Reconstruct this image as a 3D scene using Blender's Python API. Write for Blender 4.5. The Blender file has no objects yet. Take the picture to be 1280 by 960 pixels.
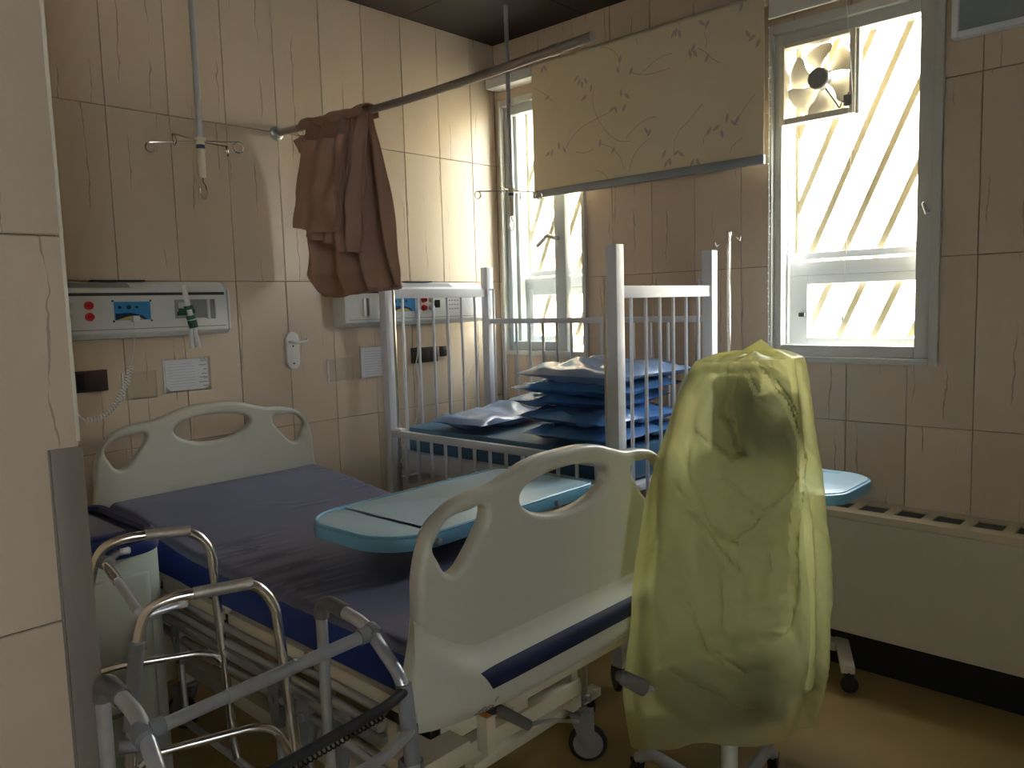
import bpy, bmesh, math, random
from mathutils import Vector, Matrix, noise
random.seed(7)
PI = math.pi
sc = bpy.context.scene
COL = sc.collection

# ------------------------------------------------------------------ camera
F_PX = 981.894
CAM = Vector((-3.03567519, -2.91262409, 1.37265361))
YAW, PITCH, ROLL = 0.817853279, -0.0990213178, -0.0288766569
fw = Vector((math.cos(PITCH)*math.sin(YAW), math.cos(PITCH)*math.cos(YAW), math.sin(PITCH)))
r0 = Vector((math.cos(YAW), -math.sin(YAW), 0)); u0 = r0.cross(fw)
RT = r0*math.cos(ROLL) + u0*math.sin(ROLL)
UP = -r0*math.sin(ROLL) + u0*math.cos(ROLL)
cam_d = bpy.data.cameras.new('camera'); cam_o = bpy.data.objects.new('camera', cam_d); COL.objects.link(cam_o)
cam_d.sensor_width = 36.0; cam_d.lens = F_PX*36.0/1280.0; cam_d.clip_start = 0.05; cam_d.clip_end = 200
cam_o.matrix_world = Matrix(((RT.x, UP.x, -fw.x, CAM.x), (RT.y, UP.y, -fw.y, CAM.y), (RT.z, UP.z, -fw.z, CAM.z), (0, 0, 0, 1)))
sc.camera = cam_o

# ------------------------------------------------------------------ light and exposure
sc.view_settings.view_transform = 'Standard'; sc.view_settings.look = 'None'
sc.view_settings.gamma = 1.0; sc.view_settings.use_curve_mapping = False
sc.view_settings.exposure = 1.8
wd = bpy.data.worlds.new('world'); sc.world = wd; wd.use_nodes = True
bg = wd.node_tree.nodes['Background']; bg.inputs[0].default_value = (0.93, 0.96, 1.0, 1); bg.inputs[1].default_value = 8.0
sun_d = bpy.data.lights.new('sun', 'SUN'); sun_d.energy = 14.0; sun_d.angle = 0.01; sun_d.color = (1.0, 0.93, 0.8)
sun_o = bpy.data.objects.new('sun', sun_d); COL.objects.link(sun_o)
sun_o.rotation_euler = Vector((0.70, -0.12, -0.70)).to_track_quat('-Z', 'Y').to_euler()
sun_o.location = (-3, -3, 9)
def portal(name, y0, y1, z0, z1):
    l = bpy.data.lights.new(name, 'AREA'); l.shape = 'RECTANGLE'; l.size = abs(y1-y0); l.size_y = z1-z0
    l.cycles.is_portal = True
    o = bpy.data.objects.new(name, l); COL.objects.link(o)
    o.location = (0.2, (y0+y1)/2, (z0+z1)/2); o.rotation_euler = (PI/2, 0, PI/2)
    return o
portal('window_portal', -0.55, -0.06, 1.14, 2.36)
portal('window_portal', -2.05, -1.54, 1.14, 2.36)
pf_ = portal('window_portal', -0.32, 0.32, 1.2, 2.2); pf_.location = (-4.1, -5.45, 1.7); pf_.rotation_euler = (PI/2, 0, PI)  # portal of the added fill window

# ------------------------------------------------------------------ helpers: layout
def at(px, py, ax, val):
    "the point where the sight line of a photo point meets an axis plane of the room"
    d = RT*((px-640)/F_PX) + UP*(-(py-480)/F_PX) + fw
    i = 'xyz'.index(ax); t = (val-CAM[i])/d[i]
    return CAM + d*t
def atv(px, py, p0, dr):
    "same, for an upright plane through p0 with direction dr"
    d = RT*((px-640)/F_PX) + UP*(-(py-480)/F_PX) + fw
    n = Vector((dr[1], -dr[0], 0)); t = n.dot(Vector((p0[0], p0[1], 0))-CAM)/n.dot(d)
    return CAM + d*t

# ------------------------------------------------------------------ helpers: mesh
class MB:
    def __init__(s): s.v = []; s.f = []
    def add(s, vs, fs):
        b = len(s.v); s.v += [tuple(v) for v in vs]; s.f += [tuple(i+b for i in f) for f in fs]; return s
    def box(s, a, b, M=None):
        x0, y0, z0 = a; x1, y1, z1 = b
        vs = [Vector(p) for p in ((x0,y0,z0),(x1,y0,z0),(x1,y1,z0),(x0,y1,z0),(x0,y0,z1),(x1,y0,z1),(x1,y1,z1),(x0,y1,z1))]
        if M: vs = [M @ v for v in vs]
        return s.add(vs, [(0,3,2,1),(4,5,6,7),(0,1,5,4),(1,2,6,5),(2,3,7,6),(3,0,4,7)])
    def bar(s, p, q, w, h, up=(0,0,1)):
        "rectangular bar from p to q"
        p = Vector(p); q = Vector(q); d = (q-p); L = d.length; d.normalize()
        u = Vector(up); sd = d.cross(u)
        if sd.length < 1e-4: sd = d.cross(Vector((1,0,0)))
        sd.normalize(); u = sd.cross(d)
        vs = [e + sd*a*w/2 + u*b*h/2 for e in (p, q) for a, b in ((-1,-1),(1,-1),(1,1),(-1,1))]
        return s.add(vs, [(0,1,2,3),(7,6,5,4),(0,4,5,1),(1,5,6,2),(2,6,7,3),(3,7,4,0)])
    def tube(s, pts, r, n=12, fillet=0.0, closed=False, caps=True):
        pts = [Vector(p) for p in pts]
        if fillet: pts = round_path(pts, fillet)
        rs = r if isinstance(r, (list, tuple)) else [r]*len(pts)
        if len(rs) != len(pts): rs = [rs[0]]*len(pts)
        N = len(pts); tang = []
        for i in range(N):
            if closed: t = pts[(i+1) % N]-pts[i-1]
            else: t = pts[min(i+1, N-1)]-pts[max(i-1, 0)]
            tang.append(t.normalized() if t.length > 0 else Vector((0,0,1)))
        a = tang[0].orthogonal().normalized(); rings = []
        for i in range(N):
            a = (a - tang[i]*a.dot(tang[i])).normalized(); b = tang[i].cross(a)
            rings.append([pts[i] + (a*math.cos(2*PI*k/n)+b*math.sin(2*PI*k/n))*rs[i] for k in range(n)])
        vs = [v for rg in rings for v in rg]; fs = []
        for i in range(N if closed else N-1):
            j = (i+1) % N
            for k in range(n): fs.append((i*n+k, i*n+(k+1) % n, j*n+(k+1) % n, j*n+k))
        if caps and not closed: fs.append(tuple(range(n))[::-1]); fs.append(tuple((N-1)*n+k for k in range(n)))
        return s.add(vs, fs)
    def lathe(s, c, axis, prof, n=24):
        "prof = (distance along axis, radius)"
        c = Vector(c); ax = Vector(axis).normalized(); a = ax.orthogonal().normalized(); b = ax.cross(a)
        vs = [c + ax*h + (a*math.cos(2*PI*k/n)+b*math.sin(2*PI*k/n))*r for h, r in prof for k in range(n)]
        fs = []
        for i in range(len(prof)-1):
            for k in range(n): fs.append((i*n+k, i*n+(k+1) % n, (i+1)*n+(k+1) % n, (i+1)*n+k))
        fs.append(tuple(range(n))[::-1]); fs.append(tuple((len(prof)-1)*n+k for k in range(n)))
        return s.add(vs, fs)
    def grid(s, fn, nu, nv, wrap=False):
        vs = [fn(i/(nu if wrap else nu-1), j/(nv-1)) for j in range(nv) for i in range(nu)]
        fs = []
        for j in range(nv-1):
            for i in range(nu if wrap else nu-1):
                k = (i+1) % nu; fs.append((j*nu+i, j*nu+k, (j+1)*nu+k, (j+1)*nu+i))
        return s.add(vs, fs)
    def prism(s, poly, d):
        "poly: 3D points of one face, d: extrusion vector"
        n = len(poly); d = Vector(d); p = [Vector(x) for x in poly]
        vs = p + [x+d for x in p]
        fs = [tuple(range(n))[::-1], tuple(range(n, 2*n))] + [(i, (i+1) % n, n+(i+1) % n, n+i) for i in range(n)]
        return s.add(vs, fs)
def round_path(pts, r, n=6):
    out = [pts[0]]
    for i in range(1, len(pts)-1):
        p, a, b = pts[i], pts[i-1]-pts[i], pts[i+1]-pts[i]
        k = min(r, a.length*0.49, b.length*0.49)
        A = p + a.normalized()*k; B = p + b.normalized()*k
        for j in range(n+1):
            t = j/n; out.append(A*(1-t)**2 + p*2*t*(1-t) + B*t*t)
    out.append(pts[-1]); return out
def mesh_of(name, mb, mat=None, smooth=True, bevel=0.0, solid=0.0, sub=0, origin=(0,0,0)):
    me = bpy.data.meshes.new(name); o = Vector(origin)
    me.from_pydata([Vector(v)-o for v in mb.v], [], mb.f)
    bm = bmesh.new(); bm.from_mesh(me)
    bmesh.ops.recalc_face_normals(bm, faces=bm.faces)
    if bevel:
        es = [e for e in bm.edges if len(e.link_faces) == 2 and e.calc_face_angle(0) > 0.6]
        bmesh.ops.bevel(bm, geom=es, offset=bevel, segments=2, profile=0.6, affect='EDGES', clamp_overlap=True)
    if solid: bmesh.ops.solidify(bm, geom=list(bm.faces), thickness=solid)
    bm.to_mesh(me); bm.free()
    if smooth:
        me.shade_smooth(); me.set_sharp_from_angle(angle=0.7)
    if mat: me.materials.append(mat)
    return me
def wl(o):
    return Vector(o.get('_w', (0,0,0))) if o else Vector((0,0,0))
WORLD = {}
def link(name, me, parent=None, loc=(0,0,0)):
    o = bpy.data.objects.new(name, me); COL.objects.link(o)
    if parent: o.parent = parent; o.location = Vector(loc)-WORLD.get(parent, Vector())
    else: o.location = loc
    WORLD[o] = Vector(loc); return o
def tag(o, label=None, cat=None, group=None, kind=None):
    if label: o['label'] = label
    if cat: o['category'] = cat
    if group: o['group'] = group
    if kind: o['kind'] = kind
    return o
def thing(name, label, cat, loc, group=None):
    o = bpy.data.objects.new(name, None); COL.objects.link(o); o.location = loc; o.empty_display_size = 0.05
    WORLD[o] = Vector(loc); return tag(o, label, cat, group)
def part(name, mb, mat, parent=None, label=None, **k):
    "mb holds world coordinates"
    org = WORLD.get(parent, Vector()) if parent else Vector()
    me = mesh_of(name, mb, mat, origin=org, **k)
    o = link(name, me, parent, org)
    if label: o['label'] = label
    return o
def solo(name, label, cat, mb, mat, group=None, **k):
    c = Vector(mb.v[0]); xs = [v[0] for v in mb.v]; ys = [v[1] for v in mb.v]; zs = [v[2] for v in mb.v]
    org = Vector(((min(xs)+max(xs))/2, (min(ys)+max(ys))/2, min(zs)))
    me = mesh_of(name, mb, mat, origin=org, **k)
    return tag(link(name, me, None, org), label, cat, group)
def struct(name, mb, mat, **k):
    o = part(name, mb, mat, None, **k); o['kind'] = 'structure'; return o
def dup(root, off, label=None):
    off = Vector(off)
    r = root.copy(); COL.objects.link(r); r.location = root.location+off; WORLD[r] = WORLD[root]+off
    if label: r['label'] = label
    for ch in list(root.children):
        c = ch.copy(); COL.objects.link(c); c.parent = r
        for g in list(ch.children):
            d = g.copy(); COL.objects.link(d); d.parent = c
    return r

# ------------------------------------------------------------------ materials
def srgb(c):
    return tuple(((x/255)/12.92 if x/255 <= 0.04045 else ((x/255+0.055)/1.055)**2.4) for x in c) + (1,)
def mat(name, c, rough=0.5, metal=0.0, var=0.08, nscale=6.0, bump=0.0, bscale=80.0, coat=0.0, spec=0.5, stretch=None):
    m = bpy.data.materials.new(name); m.use_nodes = True; nt = m.node_tree; N = nt.nodes; L = nt.links
    b = N['Principled BSDF']; b.inputs['Roughness'].default_value = rough; b.inputs['Metallic'].default_value = metal
    b.inputs['Coat Weight'].default_value = coat; b.inputs['Specular IOR Level'].default_value = spec
    tc = N.new('ShaderNodeTexCoord'); nz = N.new('ShaderNodeTexNoise'); nz.inputs['Scale'].default_value = nscale; nz.inputs['Detail'].default_value = 5
    src = tc.outputs['Object']
    if stretch:
        mp = N.new('ShaderNodeMapping'); mp.inputs['Scale'].default_value = stretch; L.new(src, mp.inputs[0]); src = mp.outputs[0]
    L.new(src, nz.inputs['Vector'])
    mx = N.new('ShaderNodeMix'); mx.data_type = 'RGBA'
    base = srgb(c); lo = tuple(x*(1-var) for x in base[:3])+(1,); hi = tuple(min(1, x*(1+var)) for x in base[:3])+(1,)
    mx.inputs[6].default_value = lo; mx.inputs[7].default_value = hi
    L.new(nz.outputs['Fac'], mx.inputs[0]); L.new(mx.outputs[2], b.inputs['Base Color'])
    if bump:
        n2 = N.new('ShaderNodeTexNoise'); n2.inputs['Scale'].default_value = bscale; n2.inputs['Detail'].default_value = 4
        L.new(src, n2.inputs['Vector'])
        bp = N.new('ShaderNodeBump'); bp.inputs['Strength'].default_value = bump; bp.inputs['Distance'].default_value = 0.01
        L.new(n2.outputs['Fac'], bp.inputs['Height']); L.new(bp.outputs['Normal'], b.inputs['Normal'])
    return m
def tile_mat():
    m = bpy.data.materials.new('wall_tile'); m.use_nodes = True; nt = m.node_tree; N = nt.nodes; L = nt.links
    b = N['Principled BSDF']; b.inputs['Roughness'].default_value = 0.33
    g = N.new('ShaderNodeNewGeometry'); sx = N.new('ShaderNodeSeparateXYZ'); L.new(g.outputs['Position'], sx.inputs[0])
    ad = N.new('ShaderNodeMath'); ad.operation = 'ADD'; L.new(sx.outputs[0], ad.inputs[0]); L.new(sx.outputs[1], ad.inputs[1])
    oi = N.new('ShaderNodeObjectInfo')
    def math_(op, a, bb=None, clamp=False):
        n = N.new('ShaderNodeMath'); n.operation = op; n.use_clamp = clamp
        for i, x in enumerate((a, bb)):
            if x is None: continue
            if isinstance(x, (int, float)): n.inputs[i].default_value = x
            else: L.new(x, n.inputs[i])
        return n.outputs[0]
    def vec(x, y, z):
        c = N.new('ShaderNodeCombineXYZ')
        for i, q in enumerate((x, y, z)):
            if isinstance(q, (int, float)): c.inputs[i].default_value = q
            else: L.new(q, c.inputs[i])
        return c.outputs[0]
    rnd = math_('MULTIPLY', oi.outputs['Random'], 37.0)
    def nz(scale_u, scale_v, off, detail):
        n = N.new('ShaderNodeTexNoise'); n.inputs['Scale'].default_value = 1.0; n.inputs['Detail'].default_value = detail; n.inputs['Roughness'].default_value = 0.55
        L.new(vec(math_('MULTIPLY', ad.outputs[0], scale_u), math_('MULTIPLY', sx.outputs[2], scale_v), math_('ADD', rnd, off)), n.inputs['Vector'])
        return n.outputs['Fac']
    # fine printed veins: wavering upright lines, broken along their length
    wob = math_('ADD', math_('MULTIPLY', math_('SUBTRACT', nz(1.5, 7.0, 21.0, 3.0), 0.5), 0.040), math_('MULTIPLY', math_('SUBTRACT', nz(3.0, 45.0, 31.0, 2.0), 0.5), 0.006))
    cell = math_('FRACT', math_('ADD', math_('DIVIDE', math_('ADD', ad.outputs[0], wob), 0.105), rnd))
    d = math_('MULTIPLY', math_('ABSOLUTE', math_('SUBTRACT', cell, 0.5)), 0.105)
    msk = math_('MULTIPLY', math_('SUBTRACT', nz(8.0, 3.4, 11.0, 2.0), 0.50), 8.0, True)
    wid = math_('MULTIPLY', msk, math_('MULTIPLY', nz(4.0, 30.0, 41.0, 2.0), 0.0052))
    vein = math_('MULTIPLY', math_('SUBTRACT', wid, d), 1100.0, True)
    cloud = nz(2.5, 2.0, 5.0, 5.0)
    c1 = N.new('ShaderNodeMix'); c1.data_type = 'RGBA'; c1.inputs[6].default_value = srgb(TILE_A); c1.inputs[7].default_value = srgb(TILE_B); L.new(cloud, c1.inputs[0])
    hs = N.new('ShaderNodeHueSaturation'); L.new(c1.outputs[2], hs.inputs['Color'])
    L.new(math_('ADD', math_('MULTIPLY', oi.outputs['Random'], 0.10), 0.95), hs.inputs['Value'])
    c2 = N.new('ShaderNodeMix'); c2.data_type = 'RGBA'; L.new(hs.outputs[0], c2.inputs[6]); c2.inputs[7].default_value = srgb((128, 98, 74))
    L.new(math_('MULTIPLY', vein, 0.55), c2.inputs[0]); L.new(c2.outputs[2], b.inputs['Base Color'])
    bp = N.new('ShaderNodeBump'); bp.inputs['Strength'].default_value = 0.25; bp.inputs['Distance'].default_value = 0.002; bp.invert = True
    L.new(vein, bp.inputs['Height']); L.new(bp.outputs['Normal'], b.inputs['Normal'])
    return m
TILE_A = (200, 180, 156); TILE_B = (218, 200, 176)
M = {}
M['tile'] = tile_mat()
M['grout'] = mat('grout', (142, 118, 90), 0.9)
M['plaster'] = mat('plaster', (196, 184, 162), 0.85)
M['ceiling'] = mat('ceiling_panel', (36, 24, 22), 0.6, var=0.15)
M['floor'] = mat('floor_vinyl', (164, 138, 84), 0.38, var=0.10, nscale=2.2, bump=0.05, bscale=30)
M['aluminium'] = mat('brushed_aluminium', (182, 182, 180), 0.32, 0.7, var=0.1, nscale=20)
M['guard'] = mat('corner_guard_metal', (142, 134, 124), 0.5, 0.35, var=0.08)
M['tube_grey'] = mat('anodised_tube', (190, 192, 196), 0.3, 0.55, var=0.12, nscale=30)
M['chrome'] = mat('chrome', (222, 218, 210), 0.2, 0.9, var=0.06, nscale=20)
M['rod'] = mat('rod_metal', (168, 158, 146), 0.35, 0.5)
M['grip'] = mat('grey_plastic_grip', (108, 106, 102), 0.55, bump=0.2, bscale=200)
M['bracket'] = mat('grey_plastic', (128, 130, 134), 0.5)
M['board'] = mat('bed_board_plastic', (196, 194, 178), 0.34, var=0.03, bump=0.04, bscale=60)
M['navy'] = mat('navy_plastic', (26, 40, 92), 0.35)
M['navy_strip'] = mat('navy_strip', (22, 32, 66), 0.5)
M['mattress'] = mat('mattress_vinyl_glare', (98, 100, 126), 0.36, var=0.10, nscale=8, bump=0.12, bscale=18)  # navy vinyl greyed and lightened: window glare put into the top's colour
M['mattress_side'] = mat('mattress_side_vinyl', (26, 52, 128), 0.45)
M['cream'] = mat('cream_enamel', (212, 202, 176), 0.42, var=0.06)
M['crib'] = mat('crib_enamel', (218, 220, 226), 0.35, var=0.04)
M['steel_dark'] = mat('dark_steel', (72, 72, 74), 0.45, 0.6)
M['rubber'] = mat('black_rubber', (26, 26, 28), 0.6)
M['caster_grey'] = mat('caster_plastic', (120, 118, 114), 0.45)
M['tray'] = mat('tray_top', (176, 206, 220), 0.3, var=0.04, bump=0.05, bscale=150)
M['tray_edge'] = mat('tray_edge', (112, 172, 200), 0.35, var=0.05)
M['vinyl_blue'] = mat('pillow_vinyl', (84, 132, 190), 0.22, var=0.12, nscale=7, bump=0.35, bscale=14, coat=0.3)
M['vinyl_pale'] = mat('pale_pillow_vinyl', (128, 154, 192), 0.25, var=0.12, nscale=7, bump=0.35, bscale=14, coat=0.3)
M['vinyl_crib'] = mat('crib_mattress_vinyl', (66, 108, 138), 0.4, var=0.08, bump=0.1, bscale=10)
M['curtain'] = mat('curtain_cloth', (168, 134, 116), 0.85, var=0.08, nscale=4, bump=0.1, bscale=300)
M['blind'] = mat('blind_cloth', (224, 210, 176), 0.8, var=0.04, bump=0.08, bscale=400)
M['blind_white'] = mat('white_blind_cloth', (236, 232, 220), 0.8, var=0.03)
M['print'] = mat('blind_print_violet', (192, 170, 160), 0.8)
M['vine'] = mat('blind_print_vine', (178, 154, 128), 0.8)
M['slate'] = mat('blind_bottom_rail', (140, 146, 148), 0.45)
M['frame'] = mat('window_frame_paint', (202, 202, 194), 0.45, var=0.04)
M['upvc'] = mat('white_window_profile', (226, 230, 232), 0.35, var=0.02)
M['security'] = mat('security_bar_paint', (150, 138, 106), 0.5)
M['white'] = mat('white_plastic', (226, 226, 222), 0.4, var=0.03)
M['panel'] = mat('headwall_enamel', (216, 218, 214), 0.35, var=0.02)
M['panel_grey'] = mat('headwall_grey', (150, 154, 154), 0.4)
M['black'] = mat('black_plastic', (30, 28, 30), 0.4)
M['brown_box'] = mat('socket_brown', (62, 46, 44), 0.35)
M['red'] = mat('red_knob', (196, 30, 34), 0.35)
M['screen_blue'] = mat('blue_label', (60, 142, 196), 0.3)
M['label_navy'] = mat('label_navy', (26, 52, 92), 0.3)
M['label_yellow'] = mat('label_yellow', (222, 190, 70), 0.3)
M['green'] = mat('green_strap', (16, 84, 62), 0.5)
M['paper'] = mat('paper', (236, 234, 238), 0.8, var=0.03)
M['ink'] = mat('ink', (64, 62, 84), 0.8)
M['ink_pale'] = mat('pale_ink', (170, 172, 200), 0.8)
M['heater'] = mat('fan_coil_enamel', (204, 194, 168), 0.45, var=0.05)
M['grille'] = mat('grille_dark', (92, 90, 84), 0.5)
M['dark'] = mat('dark_recess', (18, 18, 20), 0.8)
M['cab'] = mat('cabinet_plastic', (196, 202, 188), 0.42, var=0.04)
M['cab_top'] = mat('cabinet_tray_grey', (110, 104, 106), 0.45)
M['fan'] = mat('fan_plastic', (222, 216, 196), 0.45)
M['fan_hub'] = mat('fan_hub_grey', (150, 152, 148), 0.5)
M['pad'] = mat('dark_upholstery', (44, 48, 50), 0.6)
M['tape'] = mat('white_tape', (216, 206, 184), 0.7, bump=0.4, bscale=60)
M['ac'] = mat('grey_panel', (150, 160, 160), 0.5)
M['ext_wall'] = mat('sunlit_render', (214, 200, 176), 0.9)
M['brick'] = mat('pale_brick', (206, 176, 138), 0.9, bump=0.3, bscale=40, var=0.12)
M['ext_window'] = mat('brown_window', (110, 84, 62), 0.4)
M['ground'] = mat('ground_outside', (176, 168, 150), 0.9)
M['rust'] = mat('rusty_orange', (190, 116, 50), 0.6)
def glass_mat(name, tint=(0.96, 0.98, 0.98), refl=0.04, rough=0.02):
    m = bpy.data.materials.new(name); m.use_nodes = True; nt = m.node_tree; N = nt.nodes; L = nt.links
    N.remove(N['Principled BSDF']); t = N.new('ShaderNodeBsdfTransparent'); t.inputs[0].default_value = tint+(1,)
    gl = N.new('ShaderNodeBsdfGlossy'); gl.inputs['Roughness'].default_value = rough
    mx = N.new('ShaderNodeMixShader'); mx.inputs[0].default_value = refl; L.new(t.outputs[0], mx.inputs[1]); L.new(gl.outputs[0], mx.inputs[2])
    L.new(mx.outputs[0], N['Material Output'].inputs[0]); return m
M['glass'] = glass_mat('window_glass')
M['tube_clear'] = mat('clear_tubing', (214, 220, 218), 0.15, var=0.02, coat=0.5)
M['acrylic'] = glass_mat('clear_acrylic', (0.97, 0.98, 0.98))
def bag_mat():
    m = bpy.data.materials.new('yellow_polythene'); m.use_nodes = True; nt = m.node_tree; N = nt.nodes; L = nt.links
    b = N['Principled BSDF']; b.inputs['Base Color'].default_value = srgb((238, 236, 186)); b.inputs['Roughness'].default_value = 0.22; b.inputs['Coat Weight'].default_value = 0.6; b.inputs['Coat Roughness'].default_value = 0.15
    tc = N.new('ShaderNodeTexCoord'); nz = N.new('ShaderNodeTexNoise'); nz.inputs['Scale'].default_value = 9; nz.inputs['Detail'].default_value = 6; nz.inputs['Distortion'].default_value = 1.2
    L.new(tc.outputs['Object'], nz.inputs['Vector'])
    bp = N.new('ShaderNodeBump'); bp.inputs['Strength'].default_value = 0.22; bp.inputs['Distance'].default_value = 0.02; L.new(nz.outputs['Fac'], bp.inputs['Height'])
    L.new(bp.outputs['Normal'], b.inputs['Normal'])
    tr = N.new('ShaderNodeBsdfTranslucent'); tr.inputs[0].default_value = srgb((252, 250, 200)); L.new(bp.outputs['Normal'], tr.inputs['Normal'])
    tp = N.new('ShaderNodeBsdfTransparent'); tp.inputs[0].default_value = srgb((255, 253, 218))
    m1 = N.new('ShaderNodeMixShader'); m1.inputs[0].default_value = 0.74; L.new(b.outputs[0], m1.inputs[1]); L.new(tr.outputs[0], m1.inputs[2])
    m2 = N.new('ShaderNodeMixShader'); m2.inputs[0].default_value = 0.44; L.new(m1.outputs[0], m2.inputs[1]); L.new(tp.outputs[0], m2.inputs[2])
    L.new(m2.outputs[0], N['Material Output'].inputs[0]); return m
M['bag'] = bag_mat()

# ================================================================== ROOM SHELL
CEIL = 2.71
H1 = (-0.585, -0.035, 1.115, 2.42)      # window openings on the right wall: y0, y1, z0, z1
H2 = (-2.125, -1.500, 1.120, 2.42)
H3 = (-4.35, -3.35, 1.120, 2.42)
struct('floor', MB().box((-5.2, -5.4, -0.1), (0.3, 0.1, 0)), M['floor'], smooth=False)
# the left partition runs beside the beds, its near end faces the camera
PX, PY = -2.609, -1.57
wa = struct('wall_back', MB().box((-5.2, 0.006, 0), (0.0, 0.2, CEIL)), M['grout'], smooth=False)
# right (window) wall with openings
mb = MB(); T0, T1 = 0.006, 0.24
def seg(y0, y1, z0, z1): mb.box((T0, y0, z0), (T1, y1, z1))
seg(-5.4, 0.2, 0, 1.115); seg(-5.4, 0.2, 2.42, CEIL)
seg(H1[1], 0.2, 1.115, 2.42); seg(H2[1], H1[0], 1.115, 2.42); seg(-5.4, H2[0], 1.115, 2.42)
wb = struct('wall_right', mb, M['grout'], smooth=False)
wp = struct('wall_partition', MB().box((-3.6, PY+0.006, 0), (PX-0.006, 0.0, CEIL)), M['grout'], smooth=False)
struct('wall_left', MB().box((-5.4, -5.4, 0), (-5.2, 0.1, CEIL)), M['plaster'], smooth=False)
q = MB(); q.box((-5.2, -5.6, 0), (-4.45, -5.4, CEIL)); q.box((-3.75, -5.6, 0), (0.3, -5.4, CEIL)); q.box((-4.45, -5.6, 0), (-3.75, -5.4, 1.2)); q.box((-4.45, -5.6, 2.2), (-3.75, -5.4, CEIL))  # opening cut for the added fill window
struct('wall_front', q, M['plaster'], smooth=False)
ce = struct('ceiling', MB().box((-5.4, -5.6, CEIL+0.012), (0.3, 0.2, CEIL+0.2)), M['dark'], smooth=False)
# ceiling boards
cx = 0.0; k = 0
while cx > -5.2:
    x1 = cx; x0 = max(cx-0.6, -5.2); yy = 0.0
    while yy > -5.4:
        y0 = max(yy-0.6, -5.4)
        if k < 90: part('ceiling_panel', MB().box((x0+0.002, y0+0.002, CEIL), (x1-0.002, yy-0.002, CEIL+0.012)), M['ceiling'], ce, smooth=False)
        k += 1; yy -= 0.6
    cx -= 0.6
# tiles
def slab(o, u, v, n, w, h, t, c=0.0016):
    "one tile: corner o, edge directions u v, outward normal n"
    o = Vector(o); u = Vector(u); v = Vector(v); n = Vector(n)
    b = [o, o+u*w, o+u*w+v*h, o+v*h]
    f = [p+n*(t-c) for p in b]
    g = [o+u*c+v*c+n*t, o+u*(w-c)+v*c+n*t, o+u*(w-c)+v*(h-c)+n*t, o+u*c+v*(h-c)+n*t]
    q = MB(); fs = [(0,1,5,4),(1,2,6,5),(2,3,7,6),(3,0,4,7),(4,5,9,8),(5,6,10,9),(6,7,11,10),(7,4,8,11),(8,9,10,11)]
    q.add(b+f+g, fs); return q
ROWS = [0.0, 0.3, 0.9, 1.5, 2.1, CEIL]
G = 0.0022
def tile(parent, o, u, v, n, w, h, t):
    o = Vector(o)
    me = bpy.data.meshes.new('tile'); q = slab((0,0,0), u, v, n, w, h, t); me.from_pydata(q.v, [], q.f)
    bm = bmesh.new(); bm.from_mesh(me); bmesh.ops.recalc_face_normals(bm, faces=bm.faces); bm.to_mesh(me); bm.free()
    me.materials.append(M['tile']); ob = link('tile', me, parent, o)
    ob.rotation_euler = (random.uniform(-1,1)*0.0008, random.uniform(-1,1)*0.0004, random.uniform(-1,1)*0.0008)
    return ob
def cols(anchor, step, lo, hi):
    xs = [anchor]
    while xs[-1] < hi-0.01: xs.append(xs[-1]+step)
    xs = xs[:-1] if xs[-1] > hi-0.01 else xs
    a = anchor
    left = []
    while a-step > lo+0.01: a -= step; left.append(a)
    return [lo]+left[::-1]+[x for x in xs if x < hi-0.01]+[hi]
xa = cols(-0.615, 0.2205, PX, 0.0)
for r in range(5):
    for i in range(len(xa)-1):
        tile(wa, (xa[i]+G/2, 0.008, ROWS[r]+G/2), (1,0,0), (0,0,1), (0,-1,0), xa[i+1]-xa[i]-G, ROWS[r+1]-ROWS[r]-G, 0.008)
yb = cols(-0.951, 0.2145, -3.33, 0.0)
HO = [H1, H2]
def pieces(y0, y1, z0, z1):
    out = [(y0, y1, z0, z1)]
    for a, b, c, d in HO:
        nx = []
        for p in out:
            p0, p1, q0, q1 = p
            if p1 <= a or p0 >= b or q1 <= c or q0 >= d: nx.append(p); continue
            if p0 < a: nx.append((p0, a, q0, q1))
            if p1 > b: nx.append((b, p1, q0, q1))
            m0, m1 = max(p0, a), min(p1, b)
            if q0 < c: nx.append((m0, m1, q0, c))
            if q1 > d: nx.append((m0, m1, d, q1))
        out = nx
    return [p for p in out if p[1]-p[0] > 0.004 and p[3]-p[2] > 0.004]
for r in range(5):
    for i in range(len(yb)-1):
        ps = pieces(yb[i]+G/2, yb[i+1]-G/2, ROWS[r]+G/2, ROWS[r+1]-G/2)
        if len(ps) == 1:
            a, b, c, d = ps[0]; tile(wb, (0.008, b, c), (0,-1,0), (0,0,1), (-1,0,0), b-a, d-c, 0.008)
        elif ps:
            q = MB()
            for a, b, c, d in ps: q.box((0.0, a, c), (0.008, b, d))
            part('tile', q, M['tile'], wb, smooth=False)
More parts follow.
